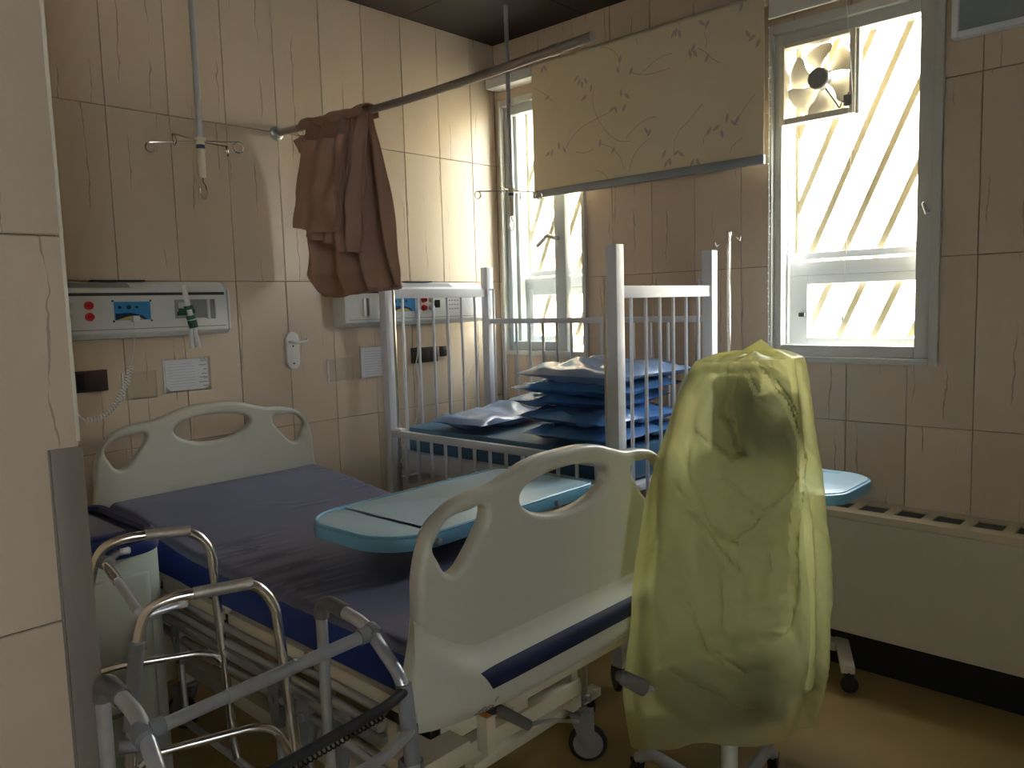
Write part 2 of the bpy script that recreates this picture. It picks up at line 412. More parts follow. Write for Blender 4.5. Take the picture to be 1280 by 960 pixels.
# partition tiles: face towards the camera and the side towards the beds
for r in range(5):
    xs = [PX-1.0, PX-0.88, PX-0.66, PX-0.44, PX-0.22, PX]
    for i in range(5):
        tile(wp, (xs[i]+G/2, PY+0.008, ROWS[r]+G/2), (1,0,0), (0,0,1), (0,-1,0), xs[i+1]-xs[i]-G, ROWS[r+1]-ROWS[r]-G, 0.008)
    ys = [PY+0.2205*i for i in range(8)]+[-0.01]
    for i in range(8):
        tile(wp, (PX-0.008, ys[i]+G/2, ROWS[r]+G/2), (0,1,0), (0,0,1), (1,0,0), ys[i+1]-ys[i]-G, ROWS[r+1]-ROWS[r]-G, 0.008)
struct('trim_1', MB().box((PX-0.003, PY-0.002, 1.18), (PX+0.0022, PY+0.004, CEIL)), mat('tile_edge_strip', (232, 224, 206), 0.4), smooth=False)
g = MB(); gz = 1.172
g.box((PX-0.042, PY-0.004, 0.0), (PX+0.004, PY, gz)); g.box((PX, PY, 0.0), (PX+0.004, PY+0.042, gz)); g.box((PX-0.046, PY-0.002, 0.0), (PX-0.042, PY, gz))
gd = struct('trim_2', g, M['guard'], bevel=0.0015)
gd['label'] = 'grey metal corner guard on the tiled partition'

# ================================================================== WINDOWS
def ring(q, x0, x1, y0, y1, z0, z1, wl_, wr, wb_, wt):
    q.box((x0, y0, z0), (x1, y0+wl_, z1)); q.box((x0, y1-wr, z0), (x1, y1, z1))
    q.box((x0, y0+wl_, z0), (x1, y1-wr, z0+wb_)); q.box((x0, y0+wl_, z1-wt), (x1, y1-wr, z1))
def pane(y0, y1, z0, z1, x, parent): part('pane', MB().box((x-0.002, y0, z0), (x+0.002, y1, z1)), M['glass'], parent, smooth=False)
# window 2 (right one, with the fan)
q = MB(); ring(q, -0.018, 0.24, H2[0]-0.0, H2[1], H2[2], H2[3], 0.030, 0.018, 0.022, 0.035)
w2 = struct('window_2', q, M['frame'], bevel=0.004)
q = MB(); ring(q, 0.004, 0.05, H2[0]+0.03, H2[1]-0.018, H2[2]+0.022, H2[3]-0.035, 0.053, 0.030, 0.045, 0.045)
s2 = part('window_sash', q, M['frame'], w2, bevel=0.006)
q = MB(); ring(q, 0.052, 0.058, -2.042, -1.548, 1.187, 2.340, 0.004, 0.008, 0.004, 0.004); part('bright_bead', q, M['upvc'], w2, smooth=False)
q = MB(); q.box((0.125, -2.06, 1.46), (0.165, -1.53, 1.515)); q.box((0.125, -2.06, 1.525), (0.165, -1.53, 1.552)); part('transom', q, M['upvc'], w2, bevel=0.003)
q = MB(); ring(q, 0.125, 0.165, -2.06, -1.53, 1.165, 1.46, 0.046, 0.075, 0.045, 0.035)
ls = part('lower_sash', q, M['upvc'], w2, bevel=0.004)
q = MB(); q.box((0.108, -1.600, 1.295), (0.125, -1.575, 1.312)); part('sash_latch', q, M['steel_dark'], ls, bevel=0.003)
pane(-2.06, -1.53, 1.165, 1.55, 0.146, w2); pane(-1.815, -1.55, 1.55, 2.05, 0.035, w2); pane(-2.042, -1.83, 1.55, 2.34, 0.035, w2)
q = MB(); q.box((0.012, -1.836, 2.04), (0.045, -1.818, 2.36)); part('mullion', q, M['frame'], w2, bevel=0.003)
q = MB(); q.box((-0.03, -1.517, 2.225), (-0.018, -1.502, 2.27)); q.box((-0.034, -1.513, 2.235), (-0.03, -1.506, 2.26)); part('hinge', q, M['frame'], w2, bevel=0.002)
q = MB(); q.box((-0.010, -2.095, 1.665), (0.004, -2.055, 1.70)); q.tube([(-0.012, -2.075, 1.685), (-0.035, -2.075, 1.685), (-0.036, -2.088, 1.65)], 0.007, 8, 0.01); part('window_handle', q, M['frame'], w2, bevel=0.0)
# window 1 (left one, half behind the blind)
q = MB(); ring(q, -0.018, 0.24, H1[0], H1[1], H1[2], H1[3], 0.020, 0.016, 0.025, 0.03)
w1 = struct('window_1', q, M['frame'], bevel=0.004)
q = MB(); ring(q, 0.008, 0.05, -0.445, H1[1]-0.018, 1.142, 2.39, 0.068, 0.030, 0.045, 0.045)
s1 = part('window_sash', q, mat('grey_window_profile', (176, 184, 186), 0.4), w1, bevel=0.006)
q = MB(); q.tube([(0.006, -0.40, 1.70), (-0.03, -0.40, 1.70), (-0.034, -0.37, 1.715), (-0.034, -0.30, 1.665)], 0.010, 8, 0.012); part('window_handle', q, M['aluminium'], s1)
q = MB(); q.box((0.125, -0.565, 1.46), (0.165, -0.05, 1.515)); q.box((0.125, -0.565, 1.525), (0.165, -0.05, 1.552)); part('transom', q, M['upvc'], w1, bevel=0.003)
q = MB(); ring(q, 0.125, 0.165, -0.565, -0.05, 1.165, 1.46, 0.03, 0.075, 0.045, 0.035); part('lower_sash', q, M['upvc'], w1, bevel=0.004)
q = MB(); q.box((0.06, -0.095, 1.14), (0.10, -0.052, 2.39)); part('outer_stile', q, M['frame'], w1, bevel=0.003)
pane(-0.565, -0.05, 1.165, 2.39, 0.146, w1); pane(-0.378, -0.082, 1.187, 2.345, 0.03, w1)
# unseen window added behind the camera as soft fill for faces turned that way
q = MB()
for a_, b_, c_, d_ in ((-4.45, -4.41, 1.2, 2.2), (-3.79, -3.75, 1.2, 2.2), (-4.41, -3.79, 1.2, 1.24), (-4.41, -3.79, 2.16, 2.2)): q.box((a_, -5.56, c_), (b_, -5.44, d_))
w3 = struct('fill_window', q, M['frame'], bevel=0.004)
part('pane', MB().box((-4.41, -5.502, 1.24), (-3.79, -5.498, 2.16)), M['glass'], w3, smooth=False)
# security grilles
def grille(y0, y1, zs, lab):
    t = thing('security_grille', lab, 'window bars', (0.19, (y0+y1)/2, 1.13), 'slanted security bars outside the windows')
    ym = y0; slope = (2.217-1.193)/(2.012-1.555)
    for z in zs:                     # z of each bar at y0
        p = Vector((0.19, y0, z)); qy = y1; zq = z-slope*(y1-y0)
        if zq < 1.145: qy = y0+(z-1.145)/slope; zq = 1.145
        if z > 2.385: p = Vector((0.19, y0+(z-2.385)/slope, 2.385))
        part('bar', MB().bar(p, (0.19, qy, zq), 0.006, 0.024, up=(0, 0, 1)), M['security'], t, bevel=0.001)
    part('frame_rod', MB().tube([(0.19, y1, 1.145), (0.19, y1, 2.385)], 0.008, 8), M['security'], t)
    return t
grille(-2.068, -1.532, [1.42, 1.72, 2.02, 2.32, 2.62, 2.92, 3.22], 'slanted cream bars outside the window with the fan')
grille(-0.560, -0.055, [1.35, 1.65, 1.95, 2.25, 2.55, 2.85, 3.15], 'slanted cream bars outside the window behind the patterned blind')

# exhaust fan
fc = Vector((0.045, -1.682, 2.197))
t = thing('exhaust_fan', 'cream six-bladed exhaust fan in the upper corner of the window', 'fan', (0.03, -1.682, 2.05))
q = MB(); ring(q, 0.0, 0.045, -1.826, -1.538, 2.042, 2.345, 0.022, 0.020, 0.024, 0.016); part('fan_frame', q, M['fan'], t, bevel=0.005)
part('hub', MB().lathe(fc+Vector((-0.03, 0, 0)), (1,0,0), [(0, 0.036), (0.004, 0.040), (0.04, 0.040)], 28), M['fan_hub'], t)
for i in range(6):
    a0 = i*PI/3+0.28
    def fn(u, v, a0=a0):
        r = 0.034+0.098*v; w = (0.42+0.40*min(1, v*1.3))*(1-0.22*max(0, v-0.75)*4)
        a = a0+(u-0.5)*w*1.35+0.16*v
        return fc+Vector((0.012+0.018*(u-0.5)*2*(-1), math.cos(a)*r, math.sin(a)*r))
    part('blade', MB().grid(fn, 8, 8), M['fan'], t, solid=0.002)
q = MB(); q.box((0.07, -1.60, 2.06), (0.085, -1.585, 2.34)); q.box((0.07, -1.70, 2.06), (0.08, -1.69, 2.33)); q.lathe((0.05, -1.682, 2.197), (1,0,0), [(0, 0.03), (0.05, 0.028)]); part('mounting_bracket', q, M['fan'], t, bevel=0.001)
q = MB(); q.box((0.0, -1.815, 2.072), (0.03, -1.785, 2.112)); q.box((0.01, -1.803, 2.112), (0.02, -1.796, 2.122)); part('switch_box', q, M['fan_hub'], t, bevel=0.002)
q = MB(); q.tube([(0.03, -1.785, 2.09), (0.04, -1.765, 2.10), (0.045, -1.755, 2.075), (0.05, -1.74, 2.10), (0.05, -1.70, 2.16)], 0.003, 6, 0.01); part('wire', q, M['rubber'], t)

# ================================================================== BLINDS
BX = -0.085
yl, yr = at(666, 160, 'x', BX).y, at(955, 100, 'x', BX).y
zt, zb = 2.512, 1.925
t = thing('roller_blind', 'cream roller blind printed with a lilac vine pattern', 'blind', (BX, (yl+yr)/2, zb))
def fn(u, v): return Vector((BX+0.004*math.sin(u*9)*(1-v)+0.002*math.sin(u*31+v*3), yl+(yr-yl)*u, zb+(zt-zb)*v))
part('blind_fabric', MB().grid(fn, 60, 20), M['blind'], t, solid=0.0015)
q = MB(); q.box((BX-0.010, yr-0.004, zb-0.034), (BX+0.008, yl+0.004, zb+0.002)); part('bottom_rail', q, M['slate'], t, bevel=0.003)
q = MB(); q.lathe((BX+0.03, yr, zt), (0,1,0), [(0, 0.024), (yl-yr, 0.024)], 20); part('roller_tube', q, M['blind'], t)
q = MB(); q.box((BX-0.012, yl-0.004, zt-0.045), (-0.004, -0.035, zt+0.002)); part('head_rail', q, M['white'], t, bevel=0.004)
q = MB()
for k in range(44):
    z = zt-0.02-k*0.030; q.lathe((BX+0.02, yr-0.012+0.004*math.sin(k*0.4), z), (0,0,1), [(-0.003, 0.001), (0, 0.0035), (0.003, 0.001)], 6)
q.tube([(BX+0.02, yr-0.012, zt), (BX+0.02, yr-0.012, zt-1.31)], 0.0008, 5); part('bead_chain', q, M['white'], t)
# printed vines and leaves, thin ink on the fabric
q = MB(); 
def bp_(x, y, off=0.0035): p = at(x, y, 'x', BX-off-0.004); return p
def ink(pts, w=0.0011):
    P = [bp_(640+a/4, b/4) for a, b in pts]; P = round_path(P, 0.03, 4)
    for i in range(len(P)-1):
        d = (P[i+1]-P[i]); n = Vector((0, d.z, -d.y)).normalized()*w
        q.add([P[i]+n, P[i]-n, P[i+1]-n, P[i+1]+n], [(0,1,2,3)])
def leaf(x, y, a, l=9):
    c = bp_(640+x/4, y/4); a = math.radians(a); L_ = l*0.0022; d = Vector((0, -math.cos(a), math.sin(a))); n = Vector((0, math.sin(a), math.cos(a)))
    lf = MB(); lf.add([c-d*L_, c+n*L_*0.35-d*L_*0.2, c+n*L_*0.3+d*L_*0.4, c+d*L_, c-n*L_*0.3+d*L_*0.4, c-n*L_*0.35-d*L_*0.2], [(0,1,2,3,4,5)]); part('printed_leaf', lf, M['print'], t, smooth=False)
ink([(410,440),(400,520),(430,600),(480,670),(540,710),(590,705)]); ink([(500,555),(430,590),(340,640),(290,700),(270,740)]); ink([(570,690),(620,630),(680,590),(720,585)])
ink([(110,440),(140,455),(175,480),(205,508)]); ink([(440,235),(490,240),(530,275),(540,340)]); ink([(585,360),(640,375),(700,370),(790,340)]); ink([(640,370),(720,300),(760,275),(800,268)])
ink([(930,240),(970,260),(1000,295),(1040,315)]); ink([(970,240),(975,200),(960,160)]); ink([(585,860),(600,790),(640,730),(690,690)]); ink([(440,720),(500,735),(545,790),(560,850)])
ink([(320,760),(360,768),(410,745)]); ink([(815,700),(835,650),(880,610),(950,520)]); ink([(1130,590),(1170,530),(1215,470)]); ink([(810,760),(812,700)]); ink([(960,720),(955,690),(980,660)]); ink([(835,110),(838,140)]); ink([(620,190),(625,220)]); ink([(415,850),(450,860),(480,890)]); ink([(1090,765),(1100,730),(1150,690)])
for a, b, c in [(335,410,60),(350,425,100),(370,405,120),(320,395,40),(395,440,80),(360,490,30),(545,465,90),(575,480,130),(560,540,60),(520,550,110),(500,545,20),(150,350,60),(165,340,120),(175,490,20),(540,295,80),(530,350,100),(595,355,60),(820,160,80),(838,170,100),(805,170,60),(975,120,60),(950,115,140),(905,240,60),(890,270,100),(915,268,120),(975,290,60),(180,770,30),(200,765,70),(235,730,90),(262,750,120),(685,665,60),(672,655,120),(760,770,60),(790,810,100),(820,765,30),(845,770,140),(770,820,60),(985,655,60),(1020,640,30),(1050,670,100),(1075,590,80),(1110,615,140),(1125,600,60),(900,815,60),(930,810,120),(440,715,80),(505,752,60),(1200,190,30),(1230,215,60),(1180,170,120),(1145,35,70)]:
    leaf(a, b, c)
part('printed_vine', q, M['vine'], t, smooth=False)
# white blind rolled up above the second window
t = thing('roller_blind', 'white roller blind drawn right up above the fan window', 'blind', (-0.05, -1.85, 2.44))
q = MB(); q.grid(lambda u, v: Vector((-0.075+0.003*math.sin(u*8), -1.53-0.60*u, 2.432+0.16*v)), 20, 4); part('blind_fabric', q, M['blind_white'], t, solid=0.002)
q = MB(); q.box((-0.082, -2.13, 2.428), (-0.068, -1.53, 2.434)); part('bottom_rail', q, M['blind_white'], t)
q = MB(); q.lathe((-0.045, -2.13, 2.61), (0,1,0), [(0, 0.03), (0.60, 0.03)]); part('roller_tube', q, M['blind_white'], t)
q = MB(); q.tube([at(1066, 120, 'x', -0.04), at(1062, 250, 'x', -0.04), at(1056, 330, 'x', -0.04), at(1053, 400, 'x', -0.04)], 0.0014, 5); q.tube([at(1053, 395, 'x', -0.04), at(1053, 402, 'x', -0.04)], 0.004, 8)
q.tube([(-0.06, -1.80, 2.60), at(1066, 120, 'x', -0.04)], 0.0014, 5); part('pull_cord', q, M['white'], t)
# grey panel at the upper right
t = thing('wall_panel', 'grey glazed panel in a pale frame high on the right wall', 'panel', (-0.02, -2.45, 2.21))
q = MB(); ring(q, -0.045, -0.001, -2.80, -2.150, 2.212, 2.60, 0.02, 0.02, 0.02, 0.02); part('panel_frame', q, M['upvc'], t, bevel=0.004)
q = MB(); q.box((-0.028, -2.785, 2.228), (-0.004, -2.168, 2.585)); part('grey_pane', q, M['ac'], t)

# ================================================================== FAN-COIL HEATER
HX, HZ0, HZ1, HY0, HY1 = -0.20, 0.148, 0.600, -3.30, -1.72
t = thing('fan_coil_unit', 'long low cream fan-coil cabinet under the window', 'heater', (-0.1, (HY0+HY1)/2, 0))
q = MB(); q.box((HX, HY0, HZ0), (-0.002, HY1, 0.572)); part('body', q, M['heater'], t, bevel=0.006)
slots = []; y = -1.786
while y-0.112 > HY0: slots.append((y-0.088, y)); y -= 0.1225
q = MB(); q.box((HX-0.004, HY0, 0.575), (HX+0.055, HY1, HZ1)); q.box((-0.055, HY0, 0.575), (-0.002, HY1, HZ1))
e = HY1
for a, b in slots: q.box((HX+0.055, b, 0.575), (-0.055, e, HZ1)); e = a
q.box((HX+0.055, HY0, 0.575), (-0.055, e, HZ1)); part('top_panel', q, mat('heater_top', (206, 192, 160), 0.42), t)
for a, b in slots:
    g = MB(); g.box((HX+0.056, a+0.001, 0.576), (-0.056, b-0.001, 0.586))
    for j in range(7):
        x = HX+0.060+j*0.0125; g.box((x, a+0.002, 0.586), (x+0.005, b-0.002, 0.596))
    part('grille', g, M['grille'], t, smooth=False)
q = MB(); q.box((-0.15, HY0+0.04, 0.0), (-0.02, HY1-0.04, HZ0)); part('plinth', q, M['dark'], t)

# ================================================================== HEADWALL PANELS
def headwall(x0, x1, flip, label):
    t = thing('bedhead_panel', label, 'medical panel', ((x0+x1)/2, -0.02, 1.30), 'wall mounted bedhead service panels')
    prof = [(0.0, 1.302), (-0.062, 1.300), (-0.088, 1.318), (-0.088, 1.452), (-0.080, 1.470), (-0.045, 1.492), (0.0, 1.497)]
    q = MB(); q.prism([(x0, y, z) for y, z in prof], (x1-x0, 0, 0)); part('body', q, M['panel'], t, bevel=0.003)
    q = MB(); q.box((x0+0.01, -0.0900, 1.446), (x1-0.012, -0.0875, 1.456)); part('dark_stripe', q, M['steel_dark'], t, smooth=False)
    q = MB(); q.box((x0+0.01, -0.0892, 1.330), (x1-0.012, -0.0875, 1.333)); part('seam', q, M['panel_grey'], t, smooth=False)
    for xe in ((x1,) if not flip else (x0, x1)):
        s = 1 if xe == x1 else -1
        q = MB(); q.prism([(xe, y*1.02, z) for y, z in prof], (0.010*s, 0, 0)); part('end_cap', q, M['panel'], t, bevel=0.006)
    # lamp window in the sloping top and in the underside
    xs0, xs1 = (x0+0.02, x0+0.48*(x1-x0)+0.18) if not flip else (x0+0.25, x1-0.2)
    q = MB(); q.add([(xs0, -0.0775, 1.4735), (xs1, -0.0775, 1.4735), (xs1, -0.0485, 1.4915), (xs0, -0.0485, 1.4915)], [(0,1,2,3)]); part('lamp_cover', q, M['panel_grey'], t, smooth=False)
    q = MB(); q.box((xs0, -0.058, 1.2975), (xs1, -0.012, 1.3015)); part('reading_light', q, M['panel_grey'], t, smooth=False)
    return t
def knob(t, x, z, m, r=0.0125):
    part('gas_outlet', MB().lathe((x, -0.088, z), (0,-1,0), [(0, r*1.15), (0.004, r*1.15), (0.005, r), (0.016, r*0.92), (0.017, r*0.5), (0.013, r*0.4)], 20), m, t)
def screen(t, x0, x1, z0, z1):
    f = part('call_unit', MB().box((x0, -0.0905, z0), (x1, -0.0875, z1)), M['screen_blue'], t, 'blue call unit label', smooth=False)
    w = x1-x0; h = z1-z0; Y = -0.0912
    q = MB(); q.add([(x0+w*0.02, Y, z0+h*0.03), (x1-w*0.1, Y, z0+h*0.03), (x0+w*0.75, Y, z0+h*0.25), (x0+w*0.45, Y, z0+h*0.40), (x0+w*0.02, Y, z0+h*0.36)], [(0,1,2,3,4)]); part('navy_hill', q, M['label_navy'], f, smooth=False)
    q = MB(); q.add([(x0+w*0.06, Y-.0005, z0+h*0.03), (x0+w*0.8, Y-.0005, z0+h*0.03), (x0+w*0.62, Y-.0005, z0+h*0.2), (x0+w*0.4, Y-.0005, z0+h*0.22)], [(0,1,2,3)]); part('yellow_dune', q, M['label_yellow'], f, smooth=False)
    q = MB()
    for u, r in ((0.15, 0.006), (0.4, 0.008), (0.62, 0.005)): q.lathe((x0+w*u, -0.0905, z0+h*0.7), (0,-1,0), [(0, r), (0.002, r*0.9)], 12)
    part('call_button', q, M['label_navy'], f)
    q = MB()
    for a in (x0-0.003, x1+0.003):
        for b in (z0-0.003, z1+0.003): q.lathe((a, -0.0875, b), (0,-1,0), [(0, 0.004), (0.002, 0.003)], 8)
    part('screw', q, M['steel_dark'], f)
def rail_holder(t, x0, z0, z1):
    q = MB(); q.box((x0, -0.098, z0), (x0+0.012, -0.088, z1)); q.box((x0+0.030, -0.098, z0), (x0+0.042, -0.088, z1)); part('rail_bracket', q, M['white'], t, bevel=0.002)
    q = MB(); q.box((x0+0.012, -0.0895, z0), (x0+0.030, -0.0875, z1)); part('rail_slot', q, M['panel_grey'], t, smooth=False)
p1 = headwall(-2.595, -1.583, False, 'bedhead service panel on the tiled wall above the plastic-headed bed')
for x, z, m in ((-2.073, 1.414, 'red'), (-2.073, 1.376, 'red'), (-2.137, 1.414, 'cab'), (-2.137, 1.376, 'cab'), (-2.2, 1.414, 'cab'), (-2.2, 1.376, 'cab')): knob(p1, x, z, M[m])
screen(p1, -1.993, -1.872, 1.362, 1.425)
q = MB(); q.box((-1.785, -0.0895, 1.362), (-1.665, -0.0875, 1.43)); part('outlet_plate', q, M['panel_grey'], p1, smooth=False)
q = MB(); q.box((-1.775, -0.096, 1.375), (-1.735, -0.0875, 1.42)); part('outlet', q, M['cab'], p1, bevel=0.003)
rail_holder(p1, -1.668, 1.358, 1.43)
p2 = headwall(-1.045, -0.215, True, 'bedhead service panel on the tiled wall above the barred crib')
rail_holder(p2, -0.960, 1.348, 1.425)
screen(p2, -0.80, -0.665, 1.362, 1.428)
for z in (1.414, 1.376): knob(p2, -0.612, z, M['red']); knob(p2, -0.565, z, M['cab'])
q = MB(); q.box((-0.545, -0.092, 1.375), (-0.51, -0.0875, 1.412)); part('socket', q, M['black'], p2, bevel=0.002)
q = MB()
for k in range(5):
    for j in range(3): q.box((-0.47+k*0.018, -0.0888, 1.365+j*0.02), (-0.46+k*0.018, -0.0875, 1.371+j*0.02))
part('vent_slot', q, M['panel_grey'], p2, smooth=False)
for tp_, a_, b_ in ((p1, 113, 178), (p2, 505, 536)):
    x0, x1 = at(a_, 351, 'y', -0.02).x, at(b_, 352, 'y', -0.02).x
    part('cable_strip', MB().box((x0, -0.045, 1.4965), (x1, -0.004, 1.502)), M['steel_dark'], tp_, smooth=False)
for tp_, px_, py_ in ((p1, 168, 399), (p2, 521, 390)):
    w_ = at(px_, py_, 'y', -0.09); part('cord_plug', MB().box((w_.x-0.012, -0.112, w_.z-0.010), (w_.x+0.012, -0.090, w_.z+0.012)), M['white'], tp_, bevel=0.003)
# call handset cords
def coil(a, b, n, r, rr, sag):
    pts = []
    for i in range(n*8+1):
        s = i/(n*8); c = a.lerp(b, s)+Vector((0, 0, -sag*math.sin(PI*s))); an = i/8*2*PI
        dd = (b-a).normalized(); pts.append(c+Vector((math.cos(an)*r*0.5, -0.012+math.sin(an)*r, math.cos(an)*r)))
    return pts
Pc = [at(168, 402, 'y', -0.095), at(168, 430, 'y', -0.06), at(161, 470, 'y', -0.05), at(158, 500, 'y', -0.05)]
q = MB(); q.tube([Pc[0], Pc[1], at(164, 452, 'y', -0.055), at(162, 460, 'y', -0.055)], 0.0022, 6, 0.02)
P = round_path([at(162, 458, 'y', -0.055), at(160, 475, 'y', -0.055), at(146, 505, 'y', -0.055), at(128, 522, 'y', -0.055), at(108, 526, 'y', -0.055)], 0.09, 10)
# resample and wind
def wind(P, pitch, r, seg=7):
    out = []; L = 0; acc = [0]
    for i in range(1, len(P)): L += (P[i]-P[i-1]).length; acc.append(L)
    n = int(L/pitch*seg)
    for k in range(n+1):
        s = L*k/n; i = 0
        while i < len(acc)-2 and acc[i+1] < s: i += 1
        c = P[i].lerp(P[i+1], (s-acc[i])/max(1e-6, acc[i+1]-acc[i])); d = (P[i+1]-P[i]).normalized(); a = d.cross(Vector((0,1,0))).normalized()
        an = 2*PI*k/seg; out.append(c+a*math.cos(an)*r+Vector((0,1,0))*math.sin(an)*r)
    return out
q.tube(wind(P, 0.0105, 0.0085), 0.0023, 5)
q.tube([P[-1], at(98, 520, 'y', -0.05), at(92, 505, 'y', -0.04), at(88, 500, 'y', -0.03)], 0.003, 6, 0.03)
part('handset_cord', q, M['white'], p1, 'white coiled cord')
q = MB(); q.tube([at(520, 392, 'y', -0.095), at(523, 420, 'y', -0.06), at(522, 445, 'y', -0.05), at(519, 458, 'y', -0.05), at(524, 470, 'y', -0.05), at(522, 520, 'y', -0.05), at(515, 540, 'y', -0.05)], 0.0035, 6, 0.03)
part('handset_cord', q, M['white'], p2)
q = MB(); q.tube([at(612, 380, 'y', -0.012), at(598, 440, 'y', -0.015), at(580, 490, 'y', -0.015), at(560, 520, 'y', -0.02)], 0.0018, 6, 0.05)
solo('wall_cable', 'thin pale cable slanting down the tiles behind the crib', 'cable', q, M['tape'])
# glass flowmeter tubes tied with a green strap
t = thing('suction_tube', 'pair of clear tubes bound by a green strap on the left panel', 'medical tube', at(240, 395, 'y', -0.14))
A = at(229, 357, 'y', -0.13); B = at(248, 433, 'y', -0.14); A2 = at(238, 400, 'y', -0.135); B2 = at(240, 436, 'y', -0.135)
q = MB(); q.tube([A, B], 0.0095, 12); part('clear_tube', q, M['tube_clear'], t); q = MB(); q.tube([A2, B2], 0.008, 12); part('clear_tube', q, M['tube_clear'], t)
q = MB(); q.tube([A+Vector((0.004,-0.004,0.004)), B], 0.0025, 6); q.tube([A, A+(B-A)*0.03], 0.011, 12); part('float_rod', q, M['white'], t)
q = MB()
for s in (0.36, 0.52, 0.60, 0.66): 
    c = A.lerp(B, s); q.tube([c-(B-A).normalized()*0.007, c+(B-A).normalized()*0.007], 0.0165, 10)
q.tube([A.lerp(B, 0.40)+Vector((-0.03, 0.02, 0)), A.lerp(B, 0.42)+Vector((0.02,0,0))], 0.008, 8); part('green_strap', q, M['green'], t)
q = MB(); q.bar(A.lerp(B, 0.45), (A.lerp(B, 0.45).x-0.02, -0.088, A.lerp(B, 0.45).z), 0.014, 0.014); part('outlet_stem', q, M['green'], t)
# wall bits
def wallbox(px0, py0, px1, py1, d=0.012):
    a = at(px0, py0, 'y', -d); b = at(px1, py1, 'y', -d); x0, x1 = sorted((a.x, b.x)); z0, z1 = sorted((a.z, b.z)); return x0, x1, z0, z1
q = MB(); x0, x1, z0, z1 = -2.11, -2.003, 1.119, 1.193
q.box((x0, -0.012, z0), (x1, 0, z1)); t = thing('socket_plate', 'dark brown socket plate beside the tiled partition', 'socket', ((x0+x1)/2, 0, z0)); part('plate', q, M['brown_box'], t, bevel=0.003)
q = MB(); q.box((x0+0.005, -0.014, z0+0.008), (x0+0.03, -0.011, z1-0.008)); part('switch', q, M['black'], t, bevel=0.001)
t = thing('socket_plate', 'wide dark socket plate seen through the crib bars', 'socket', (-0.55, 0, 1.11))
q = MB(); q.box((-0.629, -0.012, 1.112), (-0.467, 0, 1.187)); part('plate', q, M['brown_box'], t, bevel=0.003)
for k in range(3): part('socket', MB().box((-0.622+k*0.052, -0.014, 1.12), (-0.58+k*0.052, -0.011, 1.18)), M['black'], t, bevel=0.002)
t = thing('socket_plate', 'small dark switch plate nearest the room corner', 'socket', (-0.43, 0, 1.134))
q = MB(); q.box((-0.446, -0.011, 1.134), (-0.405, 0, 1.185)); part('plate', q, M['brown_box'], t, bevel=0.003); part('switch', MB().box((-0.44, -0.013, 1.14), (-0.412, -0.01, 1.178)), M['black'], t, bevel=0.001)
def holder(x0, x1, z0, z1, label, sheet, tall=False):
    t = thing('document_holder', label, 'document holder', ((x0+x1)/2, 0, z0))
    q = MB(); q.box((x0, -0.010, z0), (x1, -0.007, z1)); part('acrylic_front', q, M['acrylic'], t, smooth=False)
    q = MB(); q.box((x0-0.003, -0.010, z0), (x0+0.001, 0, z1)); part('side_edge', q, M['white'], t, smooth=False)
    q = MB(); q.box((x0, -0.002, z0-0.001), (x1, 0, z0+0.002)); q.box((x1-0.002, -0.010, z0), (x1, 0, z1)); part('bottom_edge', q, M['acrylic'], t, smooth=False)
    return t
holder(-1.952, -1.835, 1.078, 1.176, 'empty clear document holder beside the coiled cord', False)
t = holder(-1.805, -1.628, 1.088, 1.216, 'clear holder with a handwritten white sheet above the bed', True)
s = tag(link('paper_sheet', mesh_of('paper_sheet', MB().prism([(-1.80+0.015, -0.006, 1.094), (-1.652, -0.006, 1.092), (-1.638, -0.006, 1.104), (-1.638, -0.006, 1.209), (-1.80, -0.006, 1.209), (-1.80, -0.006, 1.110)], (0, 0.0015, 0)), M['paper'], smooth=False)), 'white handwritten sheet in the holder above the bed', 'paper')
q = MB()
for k in range(9): q.box((-1.79, -0.0068, 1.108+k*0.0105), (-1.69, -0.0062, 1.109+k*0.0105))
part('ruled_line', q, M['ink_pale'], s, smooth=False)
q = MB()
for k, z in enumerate((1.103, 1.118, 1.132, 1.137, 1.150, 1.166, 1.183, 1.198, 1.205)):
    w = (0.018, 0.034, 0.016, 0.030, 0.022, 0.014, 0.030, 0.024, 0.026)[k]; x = -1.641-w
    n = 5
    for j in range(n): q.box((x+j*w/n, -0.0069, z+0.0012*math.sin(j*2.1+k)), (x+(j+0.7)*w/n, -0.0062, z+0.0022+0.0012*math.sin(j*2.1+k)))
part('handwriting', q, M['ink'], s, smooth=False)
holder(-1.098, -0.968, 1.068, 1.166, 'empty clear document holder left of the crib', False)
t = holder(-0.922, -0.757, 1.065, 1.210, 'clear holder with a printed sheet behind the crib post', True)
s = tag(link('paper_sheet', mesh_of('paper_sheet', MB().box((-0.917, -0.006, 1.070), (-0.763, -0.0045, 1.204)), M['paper'], smooth=False)), 'white printed sheet in the holder behind the crib post', 'paper')
q = MB()
for k in range(10): q.box((-0.905, -0.0068, 1.082+k*0.0115), (-0.80, -0.0062, 1.0835+k*0.0115)); q.box((-0.786, -0.0069, 1.082+k*0.0115), (-0.774, -0.0062, 1.086+k*0.0115))
part('printed_line', q, M['ink_pale'], s, smooth=False)
